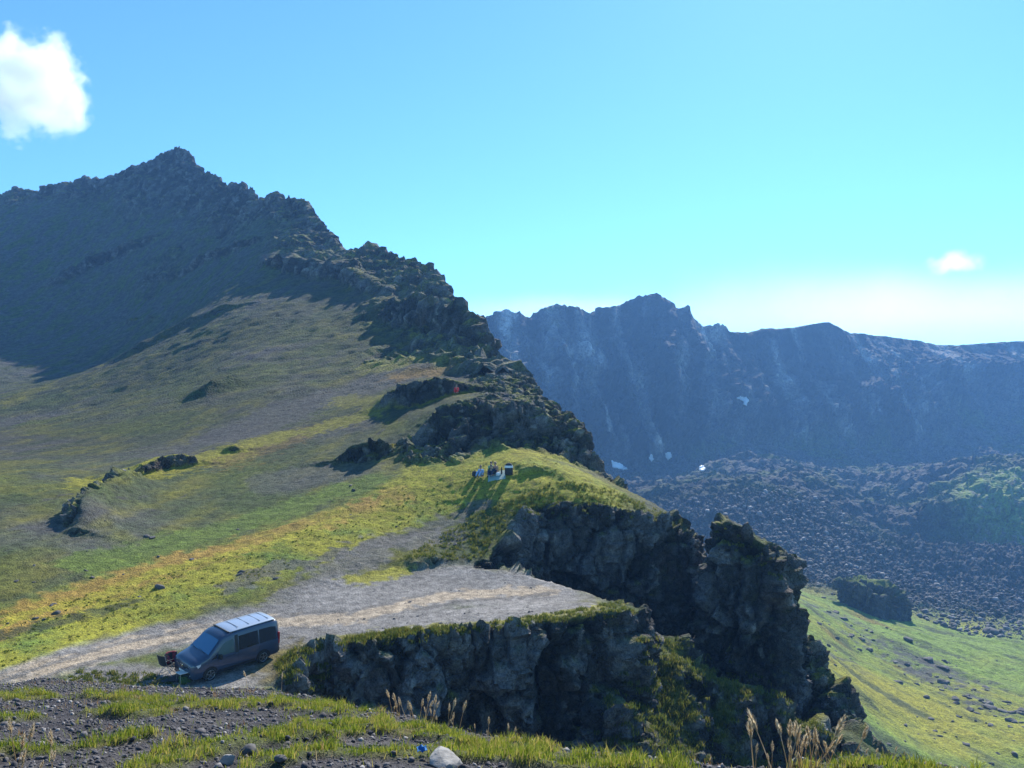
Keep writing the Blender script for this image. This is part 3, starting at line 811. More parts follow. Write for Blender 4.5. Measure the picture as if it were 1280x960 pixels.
x = rng.uniform(-9, 4.5, n); y = 4.2 + 8.6*rng.uniform(0,1,n)**1.1
ok = inside(x, y, KPOLY) & (np.abs(x) < y*.74+1.2); x, y = x[ok], y[ok]
cl = fbm(x, y, x*0, 5.0, 3, 830)
g = knoll_grass(x, y); ok = (g > .35+.25*rng.uniform(0,1,len(x))-.25*cl) | (rng.uniform(0,1,len(x)) > .985)
x, y, cl, g = x[ok], y[ok], cl[ok], g[ok]
tone = np.clip(.5+fbm(x, y, x*0, 1.4, 3, 831)*1.6, 0, 1)
tf, _, tid = worley(x*5.5, y*5.5, x*0, 840)
ok = (tf < .42+.25*tid) | (rng.uniform(0,1,len(x)) > .8)
x, y, cl, g, tone, tf, tid = x[ok], y[ok], cl[ok], g[ok], tone[ok], tf[ok], tid[ok]
h = (.024+.050*rng.uniform(0,1,len(x)))*np.clip(1.5-1.3*tf, .15, 1.4)*(.6+.9*tid)*(1+1.2*cl)
tone = np.clip(tone*.6+.4*tid+.15*(tf-.4), 0, 1)
me = blades('grass', x, y, H_knoll(x, y), np.clip(h,.006,.11), .003+.0*x, rng, .9, tone)
o = link('grass', me, GRM); o['kind'] = 'stuff'

# dead rusty blades among the green
DRY = grass_mat('dead_grass', (.16,.07,.03), (.34,.20,.08), (.52,.42,.22))
n = 75000
x = rng.uniform(-8, 4.5, n); y = 4.2 + 8.4*rng.uniform(0,1,n)
ok = inside(x, y, KPOLY) & (np.abs(x) < y*.74+1.2); x, y = x[ok], y[ok]
cl = fbm(x, y, x*0, 1.3, 4, 850); tf, _, tid = worley(x*5, y*5, x*0, 851)
ok = (cl > .10) & (tid > .55) & (tf < .5); x, y, tf, tid = x[ok], y[ok], tf[ok], tid[ok]
h = (.03+.09*rng.uniform(0,1,len(x)))*(1.2-tf)*tid
o = link('dry_grass', blades('dry_grass', x, y, H_knoll(x, y), h, .002+0*x, rng, .7), DRY); o['kind'] = 'stuff'
# ------------------------------------------------------------------ small mesh builder
class MB:
    def __init__(self): self.v = []; self.f = []
    def add(self, vs, fs):
        o = len(self.v); self.v += [tuple(map(float, p)) for p in vs]; self.f += [tuple(i+o for i in f) for f in fs]; return self
    def box(self, c, s, rot=None, bev=0.0):
        bm = bmesh.new(); bmesh.ops.create_cube(bm, size=1)
        for v in bm.verts: v.co = Vector((v.co.x*s[0], v.co.y*s[1], v.co.z*s[2]))
        if bev: bmesh.ops.bevel(bm, geom=bm.edges[:], offset=bev, segments=2, affect='EDGES', profile=.6)
        R = rot.to_matrix() if rot is not None else Matrix.Identity(3)
        bm.verts.index_update()
        self.add([R @ v.co + Vector(c) for v in bm.verts], [[v.index for v in f.verts] for f in bm.faces]); bm.free(); return self
    def lathe(self, c, axis, prof, n=24):
        """prof: (along axis, radius)"""
        ax = Vector(axis).normalized(); q = Vector((0,0,1)).rotation_difference(ax).to_matrix(); c = Vector(c)
        vs, fs = [], []
        for (t, r) in prof:
            for k in range(n):
                a = 2*math.pi*k/n; vs.append(c + q @ Vector((r*math.cos(a), r*math.sin(a), t)))
        m = len(prof)
        for i in range(m-1):
            for k in range(n):
                fs.append((i*n+k, i*n+(k+1)%n, (i+1)*n+(k+1)%n, (i+1)*n+k))
        fs.append(tuple(range(n-1,-1,-1))); fs.append(tuple((m-1)*n+k for k in range(n)))
        return self.add(vs, fs)
    def tube(self, pts, r, n=8):
        pts = [Vector(p) for p in pts]; vs, fs = [], []
        rs = r if isinstance(r, (list, tuple)) else [r]*len(pts)
        up = None
        for i, p in enumerate(pts):
            t = (pts[min(i+1,len(pts)-1)] - pts[max(i-1,0)]).normalized()
            if up is None or abs(up.dot(t)) > .98: up = t.orthogonal().normalized()
            b = t.cross(up).normalized(); up = b.cross(t).normalized()
            for k in range(n):
                a = 2*math.pi*k/n; vs.append(p + (up*math.cos(a)+b*math.sin(a))*rs[i])
        for i in range(len(pts)-1):
            for k in range(n): fs.append((i*n+k, i*n+(k+1)%n, (i+1)*n+(k+1)%n, (i+1)*n+k))
        fs.append(tuple(range(n-1,-1,-1))); fs.append(tuple((len(pts)-1)*n+k for k in range(n)))
        return self.add(vs, fs)
    def build(self, name, mat=None, parent=None, smooth=False, label=None):
        me = bpy.data.meshes.new(name); me.from_pydata(self.v, [], self.f); me.validate()
        bm = bmesh.new(); bm.from_mesh(me); bmesh.ops.recalc_face_normals(bm, faces=bm.faces[:]); bm.to_mesh(me); bm.free()
        if smooth:
            smooth_shade(me)
            try: me.set_sharp_from_angle(angle=math.radians(38))
            except Exception: pass
        o = link(name, me, mat, parent)
        if label: o['label'] = label
        return o

def thing(name, label, cat, loc=(0,0,0), rot=(0,0,0), group=None):
    o = bpy.data.objects.new(name, None); COL.objects.link(o); o.location = loc; o.rotation_euler = rot
    o.empty_display_size = .2; o['kind'] = 'thing'
    o['label'] = label; o['category'] = cat
    if group: o['group'] = group
    return o
def tag(o, label, cat, group=None):
    o['kind'] = 'thing'
    o['label'] = label; o['category'] = cat
    if group: o['group'] = group
    return o
def dup(root, loc=None, rot=None, label=None, scale=None, group=None):
    r = root.copy(); COL.objects.link(r)
    if loc is not None: r.location = loc
    if rot is not None: r.rotation_euler = rot
    if scale is not None: r.scale = scale
    if label: r['label'] = label
    if group: r['group'] = group
    for ch in list(root.children):
        c = ch.copy(); COL.objects.link(c); c.parent = r
        for g in list(ch.children):
            d = g.copy(); COL.objects.link(d); d.parent = c
    return r

bpy.context.view_layer.update()
DG = bpy.context.evaluated_depsgraph_get()
TERR = [bpy.data.objects[n] for n in ('hillside', 'mountain', 'valley', 'rock_wall', 'knoll')]
def sight(px, py, objs=TERR):
    """first ground met along a sight-line of the photograph"""
    d = Vector(((px-640)/F, 1, (HY-py)/F)).normalized(); best = None
    for o in objs:
        ok, loc, nor, _ = o.ray_cast(Vector((0,0,0)), d, distance=3000)
        if ok and (best is None or loc.length < best[0].length): best = (loc, nor)
    return best
def down(x, y, objs=TERR):
    best = None
    for o in objs:
        ok, loc, nor, _ = o.ray_cast(Vector((x, y, 400)), Vector((0,0,-1)), distance=1500)
        if ok and (best is None or loc.z > best[0].z): best = (loc, nor)
    return best
HILL = [bpy.data.objects['hillside']]

# ------------------------------------------------------------------ the van
PAINT = plain('dark_blue_grey_paint', (.026,.044,.082), .34, .0, coat=.7)
ROOFP = plain('pale_roof_paint', (.34,.40,.48), .3, .1, coat=.5)
BLACK = plain('black_trim', (.012,.012,.013), .5)
RUBBER = plain('tyre_rubber', (.02,.02,.02), .85, grain=.3, scale=30)
ALLOY = plain('grey_alloy', (.22,.23,.25), .35, .8)
CHROME = plain('chrome', (.75,.77,.8), .15, 1)
GLASSD = plain('dark_privacy_glass', (.006,.008,.010), .05, 0, spec=.6)
GLASSW = plain('windscreen_glass', (.05,.14,.25), .06, 0, spec=1.0)  # blue base colour paints in the sky's reflection
GLASSP = plain('door_glass', (.07,.12,.12), .05, 0, spec=.8)
LAMP = plain('headlight_lens', (.65,.70,.75), .08, .2)
RED = plain('red_lens', (.35,.012,.015), .2)
PLATE = plain('white_plate', (.7,.7,.68), .4)

def ring(x, zb, zbelt, zt, hb, hm, ht, crown=.03):
    """half outline from the floor's middle up the left side to the roof's middle"""
    z1 = zb+.10
    h = [(0,zb),(hb-.12,zb),(hb-.02,zb+.03),(hb,z1),(hm,zb+(zbelt-zb)*.55),(hm-.005,zbelt),(ht+.04,zt-.13),(ht,zt-.06),(ht-.08,zt-.012),(ht*.55,zt+crown*.7),(0,zt+crown)]
    return [(x,y,z) for y, z in h]
VAN_ST = [  # x, floor, belt, top, half width bottom, middle, top
    (2.56,.34,.66,.80,.62,.66,.60),(2.53,.30,.76,.96,.76,.80,.74),(2.45,.27,.84,1.07,.87,.90,.84),(2.25,.27,.90,1.15,.93,.95,.86),(2.0,.27,.94,1.22,.945,.955,.88),(1.72,.27,1.02,1.30,.95,.96,.90),
    (1.64,.27,1.04,1.36,.95,.96,.88),(1.42,.27,1.06,1.56,.95,.96,.83),(1.2,.27,1.07,1.74,.95,.96,.785),(1.02,.27,1.08,1.93,.95,.96,.76),(.80,.27,1.08,2.06,.95,.96,.745),
    (.2,.27,1.08,2.11,.95,.96,.735),(-.9,.27,1.08,2.13,.95,.96,.74),(-1.9,.27,1.08,2.11,.95,.955,.735),(-2.27,.28,1.07,2.08,.94,.945,.72),(-2.38,.32,1.05,2.0,.92,.925,.69),(-2.43,.40,1.03,1.88,.88,.88,.65)]
VST = [ring(*s) for s in VAN_ST]
def van_at(x, k, t=0.0, side=1, out=0.0):
    """point on the shell at station x between outline points k and k+1"""
    for i in range(len(VAN_ST)-1):
        if VAN_ST[i][0] >= x >= VAN_ST[i+1][0]:
            u = (VAN_ST[i][0]-x)/(VAN_ST[i][0]-VAN_ST[i+1][0]); break
    A = [Vector(p).lerp(Vector(q), u) for p, q in zip(VST[i], VST[i+1])]
    p = A[k].lerp(A[k+1], t); d = (A[k+1]-A[k]); n = Vector((0, d.z, -d.y)).normalized()
    p = p + n*out
    return Vector((p.x, p.y*side, p.z))
def side_patch(mb, xs, k, t0, t1, side, out=.006, rows=3, th=.012):
    """panel laid on the shell; t0, t1 may vary along x"""
    vs = []; 
    for o in (out, out-th):
        for i, x in enumerate(xs):
            a = t0[i] if isinstance(t0, (list,tuple)) else t0; b = t1[i] if isinstance(t1, (list,tuple)) else t1
            for r in range(rows): vs.append(van_at(x, k, a+(b-a)*r/(rows-1), side, o))
    n = len(xs)*rows; fs = []
    for i in range(len(xs)-1):
        for r in range(rows-1):
            a = i*rows+r; fs.append((a, a+1, a+rows+1, a+rows)); fs.append((a+n, a+rows+n, a+rows+1+n, a+1+n))
    loop = [i*rows for i in range(len(xs))] + [(len(xs)-1)*rows+r for r in range(1,rows)] + [i*rows+rows-1 for i in range(len(xs)-2,-1,-1)] + [r for r in range(rows-2,0,-1)]
    for a, b in zip(loop, loop[1:]+loop[:1]): fs.append((a, b, b+n, a+n))
    mb.add(vs, fs)

def make_van():
    root = thing('camper_van', 'dark blue-grey camper van with a pale roof parked on the gravel track', 'van')
    mb = MB(); nr = len(VST[0]); full = []
    for s in VST:
        full.append(s + [(x,-y,z) for x,y,z in s[-2:0:-1]])
    m = len(full[0]); vs = [p for r in full for p in r]; fs = []
    for i in range(len(full)-1):
        for k in range(m): fs.append((i*m+k, i*m+(k+1)%m, (i+1)*m+(k+1)%m, (i+1)*m+k))
    fs.append(tuple(range(m))); fs.append(tuple((len(full)-1)*m+k for k in range(m-1,-1,-1)))
    mb.add(vs, fs); mb.build('body', PAINT, root, True)
    # raised roof
    rf = MB(); prof = [(.50,.56,.0),(.42,.66,.05),(.2,.69,.095),(-.5,.70,.125),(-1.6,.70,.13),(-2.05,.69,.12),(-2.22,.66,.07),(-2.28,.60,.0)]
    rr = []
    for x, h, z in prof:
        b = 2.105; z *= .6
        rr.append([(x,-h,b),(x,-h,b+z*.55),(x,-h+.06,b+z*.9),(x,-h*.5,b+z+.02),(x,0,b+z+.03),(x,h*.5,b+z+.02),(x,h-.06,b+z*.9),(x,h,b+z*.55),(x,h,b)])
    k = len(rr[0]); vs = [p for r in rr for p in r]
    fs = [(i*k+j, i*k+(j+1)%k, (i+1)*k+(j+1)%k, (i+1)*k+j) for i in range(len(rr)-1) for j in range(k)] + [tuple(range(k)), tuple((len(rr)-1)*k+j for j in range(k-1,-1,-1))]
    roof = rf.add(vs, fs).build('pop_up_roof', ROOFP, root, True)
    g = MB()
    for x in (-.1,-.75,-1.4,-1.9): g.box((x,0,2.21), (.03,1.1,.012))
    g.build('seam', plain('roof_seam', (.13,.15,.18), .5), roof)
    MB().box((.50,0,2.13), (.10,1.30,.06), Euler((0,-.25,0)), .02).build('roof_lip', BLACK, root, True)
    for s in (1,-1):
        MB().tube([van_at(.5-.3*i, 7, .5, s, .012) for i in range(10)], .016, 6).build('roof_rail', BLACK, root, True)
    # glass
    w = MB()
    xs = [1.68,1.58,1.46,1.36,1.26,1.16,1.06]
    vs = []
    for o in (.012, -.004):
        for x in xs:
            for y in (-1,-.75,-.4,0,.4,.75,1):
                st = [van_at(x, j, 0) for j in (8,9)]; hw = st[0].y+.02; top = van_at(x, 9, 1).z
                vs.append((x+o*.7, y*hw, st[0].z + (top-st[0].z)*(1-y*y) + o))
    n = len(xs)*7; fs = []
    for i in range(len(xs)-1):
        for r in range(6):
            a = i*7+r; fs += [(a,a+1,a+8,a+7),(a+n,a+7+n,a+8+n,a+1+n)]
    w.add(vs, fs); ws = w.build('windscreen', GLASSW, root, True)
    MB().box((1.10,0,1.845), (.12,.36,.02), Euler((0,.6,0)), .005).build('mirror_mount', BLACK, ws)
    wp = MB()
    for y in (-.45, .25): wp.tube([(1.72,y+.25,1.335),(1.66,y-.1,1.385),(1.635,y-.33,1.41)], .010, 5)
    wp.build('wiper', BLACK, ws)
    for s in (1,-1):
        a = MB(); side_patch(a, [1.22,1.1,.95,.75,.5,.30], 5, .08, [.40,.55,.72,.78,.80,.80], s); a.build('door_window', GLASSP, root, True)
        a = MB(); side_patch(a, [1.54,1.42,1.28], 5, .08, [.2,.32,.42], s); a.build('quarter_window', GLASSD, root, True)
        a = MB(); side_patch(a, [.02,-.3,-.7,-1.1], 5, .07, .84, s); a.build('side_window', GLASSD, root, True)
        a = MB(); side_patch(a, [-1.18,-1.5,-1.9,-2.2], 5, .07, [.84,.84,.83,.78], s); a.build('side_window', GLASSD, root, True)
        a = MB(); side_patch(a, [.24,.06], 5, .0, .95, s, .007); a.build('door_pillar', BLACK, root, True)
        # swage line, sill, shut lines
        MB().tube([van_at(x, 4, .93, s, .004) for x in (1.9,1.4,.9,.3,-.4,-1.2,-1.9,-2.25)], .012, 5).build('side_moulding', CHROME if False else PAINT, root, True)
        a = MB(); side_patch(a, [1.2,.5,-.3,-.9], 3, -.1, .22, s, .008); a.build('sill', BLACK, root)
        for x in (1.22, .10, -1.14):
            a = MB(); side_patch(a, [x+.006, x-.006], 4, .0, .98, s, .003, 4); a.build('shut_line', BLACK, root)
        for x in (.22, -.02):
            p = van_at(x, 4, .80, s, .02); MB().box(p, (.17,.025,.03), None, .008).build('door_handle', PAINT, root)
        # mirror
        mr = MB().box((1.16, s*1.06, 1.16), (.10,.20,.26), Euler((0,0,s*.25)), .035)
        mr.tube([(1.20, s*.90, 1.06),(1.18, s*1.0, 1.06)], .03, 6); mo = mr.build('wing_mirror', BLACK, root, True)
        # lamps
        h = MB(); vs = []
        for o in (.016, -.02):
            for x, y0, z0, z1 in ((2.535,.50,.80,.87),(2.50,.66,.795,.93),(2.42,.80,.80,.975),(2.28,.925,.84,1.00),(2.16,.955,.93,1.02)):
                vs += [(x+o, s*(y0+o*.6), z0), (x+o, s*(y0+o*.6), z1)]
        fs = [(2*i,2*i+1,2*i+3,2*i+2) for i in range(4)] + [(10+2*i,12+2*i,13+2*i,11+2*i) for i in range(4)] + [(2*i+1,11+2*i,13+2*i,2*i+3) for i in range(4)] + [(2*i,2*i+2,12+2*i,10+2*i) for i in range(4)]
        h.add(vs, fs).build('headlight', LAMP, root, True)
        MB().box((-2.37, s*.885, 1.12), (.10,.10,.62), None, .03).build('tail_light', RED, root, True)
    # front: grille, bumper, plate, fog lamps
    gr = MB(); gr.box((2.545,0,.80), (.05,1.02,.13), Euler((0,-.15,0)), .015); go = gr.build('grille', BLACK, root, True)
    MB().box((2.575,0,.845), (.012,1.04,.014)).build('chrome_strip', CHROME, go); MB().box((2.578,0,.775), (.012,1.04,.012)).build('chrome_strip', CHROME, go)
    MB().lathe((2.572,0,.81), (1,0,.12), [(0,.066),(.012,.066),(.016,.05)], 20).build('badge', CHROME, go, True)
    MB().box((2.545,0,.50), (.07,1.35,.16), None, .03).build('lower_grille', BLACK, root, True)
    MB().box((2.50,0,.335), (.13,1.5,.07), None, .02).build('bumper_lip', BLACK, root, True)
    MB().box((2.588,0,.55), (.012,.52,.11), None, .004).build('number_plate', PLATE, root)
    for s in (1,-1): MB().lathe((2.525, s*.64, .47), (1,0,0), [(0,.05),(.035,.05),(.04,.03)], 14).build('fog_light', LAMP, root, True)
    # rear
    rw = MB().box((-2.43,0,1.42), (.03,1.25,.52), Euler((0,-.14,0)), .02); rw.build('rear_window', GLASSD, root, True)
    MB().box((-2.44,0,.46), (.09,1.7,.2), None, .03).build('rear_bumper', PAINT, root, True)
    # wheels
    for x in (1.62,-1.40):
        for s in (1,-1):
            ar = MB(); vs = []; nseg = 18
            for yy in (.70, .966):
                for i in range(nseg+1):
                    a = math.pi*i/nseg*1.14-.07*math.pi; vs.append((x+.41*math.cos(a), s*yy, .35+.41*math.sin(a)))
            fs = [(i,i+1,i+nseg+2,i+nseg+1) for i in range(nseg)] + [tuple(range(nseg+1)), tuple(range(2*nseg+1,nseg,-1))]
            ar.add(vs, fs).build('wheel_arch', BLACK, root, True)
            wr = MB().lathe((x, s*.77, .345), (0,s,0), [(0,.30),(.02,.335),(.06,.345),(.15,.345),(.19,.335),(.212,.30),(.20,.235)], 32).build('wheel', RUBBER, root, True)
            rm = MB().lathe((x, s*.77, .345), (0,s,0), [(.17,.235),(.214,.238),(.218,.225),(.19,.20),(.18,.05),(.205,.045),(.208,0.005)], 32)
            for q in range(5):
                a = q*2*math.pi/5+.3
                rm.box((x+.13*math.cos(a), s*(.77+.198), .345+.13*math.sin(a)), (.19,.03,.05), Euler((0,-a,0)), .008)
            rm.build('rim', ALLOY, wr, True)
    return root
van = make_van()
# stand it on the track: the two near wheels' contact points fix where it is and where it heads
fa = sight(264, 850, HILL)[0]; ra = sight(327, 829, HILL)[0]
wb_seen = (fa-ra).length; head = Vector((-.62,-.785,0)).normalized()
left = Vector((-head.y, head.x, 0))
VS = .88     # the van's overall scale
mid = (fa+ra)/2 - left*.93*VS
yaw = math.atan2(head.y, head.x)
def hill_z(x, y): return down(x, y, HILL)[0].z
c = []
for lx, ly in ((1.62,.87),(1.62,-.87),(-1.40,.87),(-1.40,-.87)):
    q = mid + head*(lx-.11)*VS + left*ly*VS; c.append(hill_z(q.x, q.y))
pitch = -math.atan2((c[0]+c[1]-c[2]-c[3])/2, 3.02*VS); roll = math.atan2((c[0]+c[2]-c[1]-c[3])/2, 1.74*VS)
o_ = mid - head*.11*VS
van.scale = (VS,VS,VS)
van.rotation_mode = 'XYZ'; van.rotation_euler = (roll, pitch, yaw)
van.location = (o_.x, o_.y, sum(c)/4 - .02)
print('van wheelbase seen', wb_seen, 'loc', van.location[:], math.degrees(yaw), pitch, roll)
# ------------------------------------------------------------------ camping things by the van
CLOTHK = plain('black_canvas', (.018,.018,.02), .85, grain=.2)
TUBEG = plain('grey_tube', (.35,.36,.37), .35, .8)
TABLET = plain('pale_table_top', (.62,.60,.55), .5)
GREENP = plain('green_plastic', (.05,.12,.035), .5)
REDC = plain('red_fabric', (.25,.03,.04), .8, grain=.2)
def camp_chair(label, px, py, rz):
    g = sight(px, py, HILL)[0]
    t = thing('camp_chair', label, 'camp chair', g, (0,0,rz), 'folding chairs in front of the van')
    s = MB(); xs = [-.25,-.12,0,.12,.25]; vs = []
    for th in (0,-.015):
        for x in xs:
            for y, z in ((-.22,.44),(0,.40),(.22,.41)): vs.append((x, y, z - .03*(1-(x/.25)**2)+th))
    n = 15; fs = []
    for i in range(4):
        for r in range(2):
            a = i*3+r; fs += [(a,a+1,a+4,a+3),(a+n,a+3+n,a+4+n,a+1+n)]
    lp = [0,3,6,9,12,13,14,11,8,5,2,1]
    fs += [(a,b,b+n,a+n) for a,b in zip(lp, lp[1:]+lp[:1])]
    s.add(vs, fs).build('seat', CLOTHK, t, True)
    s = MB(); vs = []
    for th in (0,.015):
        for x in xs:
            for z, y in ((.44,.24),(.65,.29),(.88,.35)): vs.append((x, y+.05*(1-(x/.25)**2)+th, z))
    s.add(vs, fs).build('backrest', CLOTHK, t, True)
    for x in (-.27,.27):
        MB().tube([(x,-.25,0),(x,.05,.22),(x,.24,.44)], .012, 6).build('leg', TUBEG, t, True)
        MB().tube([(x,.28,0),(x,0,.22),(x,-.22,.44)], .012, 6).build('leg', TUBEG, t, True)
        MB().tube([(x,.24,.44),(x,.36,.90)], .012, 6).build('back_post', TUBEG, t, True)
        MB().tube([(x,-.22,.44),(x,-.22,.64),(x,.28,.64)], .011, 6).build('arm_post', TUBEG, t, True)
        MB().box((x,.02,.655), (.05,.44,.02), None, .006).build('armrest', CLOTHK, t)
    return t
ch1 = camp_chair('black folding camp chair standing furthest from the van bumper', 210, 842, 2.6)
ch2 = camp_chair('black folding camp chair with a red jacket, beside the van bumper', 219, 843, .9)
# jacket over the second chair's back
j = MB(); vs = []
prof = [(.22,.50),(.27,.62),(.33,.80),(.36,.92),(.40,.93),(.43,.80),(.42,.60),(.41,.48)]
for i, x in enumerate((-.27,-.14,0,.14,.27)):
    for y, z in prof: vs.append((x*(1+.06*math.sin(z*9)), y+.03*math.sin(i*2.1+z*5)+.05*(1-(x/.27)**2), z-(.05 if abs(x)>.2 else 0)))
k = len(prof)
j.add(vs, [(i*k+r, i*k+r+1, (i+1)*k+r+1, (i+1)*k+r) for i in range(4) for r in range(k-1)] )
jo = j.build('jacket', REDC, None, True); jo.location = ch2.location; jo.rotation_euler = ch2.rotation_euler
so_ = jo.modifiers.new('thickness', 'SOLIDIFY'); so_.thickness = .02
tag(jo, 'red jacket hung over the camp chair back beside the van', 'jacket')
# low table with a green crate under it
g = sight(231, 853, HILL)[0]
tb = thing('folding_table', 'small pale folding table in front of the van grille', 'table', g, (0,0,.8))
MB().box((0,0,.46), (.62,.46,.03), None, .008).build('table_top', TABLET, tb)
for x in (-.26,.26):
    for y in (-.18,.18): MB().tube([(x,y,.45),(x*1.12,y*1.12,0)], .012, 6).build('leg', TUBEG, tb, True)
cr = thing('crate', 'green plastic crate standing under the small folding table', 'crate', (g.x, g.y, g.z+.003), (0,0,.9))
b = MB()
for z in (.05,.12,.19,.26):
    b.box((0,.14,z), (.38,.015,.05)).box((0,-.14,z), (.38,.015,.05)).box((.19,0,z), (.015,.28,.05)).box((-.19,0,z), (.015,.28,.05))
b.box((0,0,.012), (.38,.28,.02))
for x in (-.18,.18):
    for y in (-.13,.13): b.box((x,y,.145), (.035,.035,.285))
b.build('crate_body', GREENP, cr)
m_ = MB().box((0,0,.30), (.16,.05,.02), None, .006); m_.build('crate_handle', GREENP, cr)
# dark folded groundsheet on the track left of the table
g = sight(208, 850, HILL)[0]
MAT_ = MB(); vs = []
for th in (.03, .0):
    for i in range(7):
        for k in range(4): vs.append((-.75+.25*i, -.35+.233*k, th*(1+.5*math.sin(i*2+k)) ))
fs = []
for i in range(6):
    for k in range(3):
        a = i*4+k; fs += [(a,a+1,a+5,a+4),(a+28,a+32,a+33,a+29)]
lp = [0,4,8,12,16,20,24,25,26,27,23,19,15,11,7,3,2,1]
fs += [(a,b,b+28,a+28) for a,b in zip(lp, lp[1:]+lp[:1])]
gs = MAT_.add(vs, fs).build('groundsheet', plain('dark_groundsheet', (.02,.022,.028), .7), None, True); gs.location = g + Vector((0,0,.02)); gs.rotation_euler = (0,-.03,.35)
tag(gs, 'dark groundsheet spread on the track beside the camp chairs', 'groundsheet')

# ------------------------------------------------------------------ people
def skin_mesh(name, verts, edges, radii, sub=2, root=0):
    me = bpy.data.meshes.new('tmp'); me.from_pydata([tuple(v) for v in verts], edges, [])
    o = bpy.data.objects.new('tmp', me); COL.objects.link(o)
    o.modifiers.new('s', 'SKIN'); sk = me.skin_vertices[0].data
    for i, r in enumerate(radii):
        rr = r if isinstance(r, tuple) else (r, r); sk[i].radius = rr; sk[i].use_root = (i == root)
    u = o.modifiers.new('u', 'SUBSURF'); u.levels = sub
    dg = bpy.context.evaluated_depsgraph_get(); ev = o.evaluated_get(dg)
    out = bpy.data.meshes.new_from_object(ev); bpy.data.objects.remove(o); bpy.data.meshes.remove(me)
    out.name = name; smooth_shade(out)
    return out
SKIN = plain('skin', (.45,.27,.19), .6)
HAIRD = plain('dark_hair', (.025,.016,.012), .6); HAIRB = plain('brown_hair', (.12,.055,.03), .6)
def seated_person(label, loc, rz, top, legs, hair, hat=None, lean=.12, knees=.42, shoes=None, group=None, reach=.3):
    """sits on the ground, knees up, arms resting forward; +y is where the person faces"""
    t = thing('person', label, 'person', loc, (0,0,rz), group)
    L = lean
    J = {'pel':(0,0,.12),'spi':(0,-.02+L*.3,.32),'che':(0,L*.6,.50),'nec':(0,L*.9,.63),'hd1':(0,L*1.0+.02,.70),'hd2':(0,L*1.0+.03,.80),'hd3':(0,L*1.0+.02,.88)}
    names = list(J); V = [J[k] for k in names]; R = [(.15,.12),(.135,.10),(.16,.11),(.055,.055),(.075,.085),(.085,.10),(.06,.07)]
    E = [(0,1),(1,2),(2,3),(3,4),(4,5),(5,6)]
    def chain(start, pts, rad):
        prev = start
        for p, r in zip(pts, rad):
            V.append(p); R.append(r); E.append((prev, len(V)-1)); prev = len(V)-1
    arm = {}; leg = {}
    for s in (1,-1):
        a = [(s*.19, L*.75, .555),(s*.26, L*.6+.05, .34),(s*.20, reach, .36),(s*.18, reach+.07, .37),(s*.175, reach+.13, .355)]
        arm[s] = a; chain(2, a, [.062,.048,.034,.036,.022])
        chain(len(V)-2, [(s*.13, reach+.08, .375),(s*.135, reach+.12, .36)], [.016,.012])
        l = [(s*.10,.04,.115),(s*.15,.36,knees),(s*.13,.60,.09),(s*.13,.70,.045)]
        leg[s] = l; chain(0, l, [.10,.068,.045,.038])
    body = skin_mesh('body', V, E, R, 2); link('body', body, SKIN, t)
    # jacket and trousers: shells over the body that end at cuffs and waist
    V2 = [J['pel'],J['spi'],J['che'],(0,L*.85,.60)]; R2 = [(.165,.14),(.155,.125),(.18,.135),(.085,.08)]; E2 = [(0,1),(1,2),(2,3)]
    for s in (1,-1):
        p = 2
        for q, r in zip(arm[s][:3], (.082,.066,.05)):
            V2.append(q); R2.append(r); E2.append((p, len(V2)-1)); p = len(V2)-1
    link('jacket', skin_mesh('jacket', V2, E2, R2, 2), top, t)
    V3 = [(0,-.02,.13),(0,.0,.20)]; R3 = [(.175,.15),(.165,.13)]; E3 = [(0,1)]
    for s in (1,-1):
        p = 0
        for q, r in zip(leg[s][:3], (.118,.085,.062)):
            V3.append(q); R3.append(r); E3.append((p, len(V3)-1)); p = len(V3)-1
    link('trousers', skin_mesh('trousers', V3, E3, R3, 2), legs, t)
    for s in (1,-1):
        f = skin_mesh('shoe', [(s*.13,.585,.055),(s*.13,.66,.05),(s*.135,.76,.04)], [(0,1),(1,2)], [(.05,.055),(.048,.045),(.04,.032)], 2); link('shoe', f, shoes or BLACK, t)
    # face: nose, eyes; hair or hat over the skull
    hc = Vector((0, L+.025, .80))
    f = MB().add([hc+Vector(p) for p in ((-.014,.085,-.02),(.014,.085,-.02),(0,.118,-.022),(0,.088,.022))], [(0,1,2),(0,2,3),(1,3,2),(0,3,1)]); f.build('nose', SKIN, t)
    for s in (1,-1):
        MB().lathe(hc+Vector((s*.034,.083,.012)), (0,1,0), [(0,.013),(.006,.010),(.008,.003)], 8).build('eye', BLACK, t)
        MB().lathe(hc+Vector((s*.082,.0,-.01)), (s,0,.0), [(0,.03),(.012,.026),(.016,.012)], 8).build('ear', SKIN, t)
    MB().box(hc+Vector((0,.088,-.052)), (.045,.008,.010), None, .003).build('mouth', REDC, t)
    h = MB(); vs = []; nu, nv = 14, 7
    for i in range(nv):
        th = i/(nv-1)*1.95
        for k in range(nu):
            a = 2*math.pi*k/nu; fr = math.sin(a)
            tt = min(th, 1.15) if fr > .45 else th
            vs.append(hc+Vector((.098*math.sin(tt)*math.cos(a), .112*math.sin(tt)*fr-.008, .02+.112*math.cos(tt))))
    h.add(vs, [(i*nu+k, i*nu+(k+1)%nu, (i+1)*nu+(k+1)%nu, (i+1)*nu+k) for i in range(nv-1) for k in range(nu)])
    h.build('hair', hair, t, True)
    if hat is not None:
        MB().lathe(hc+Vector((0,0,.055)), (0,-.15,1), [(-.01,.17),(0,.172),(.012,.115),(.07,.10),(.09,.05),(.092,.004)], 18).build('sun_hat', hat, t, True)
    return t
fab = lambda n, c: plain(n, c, .85, grain=.12)
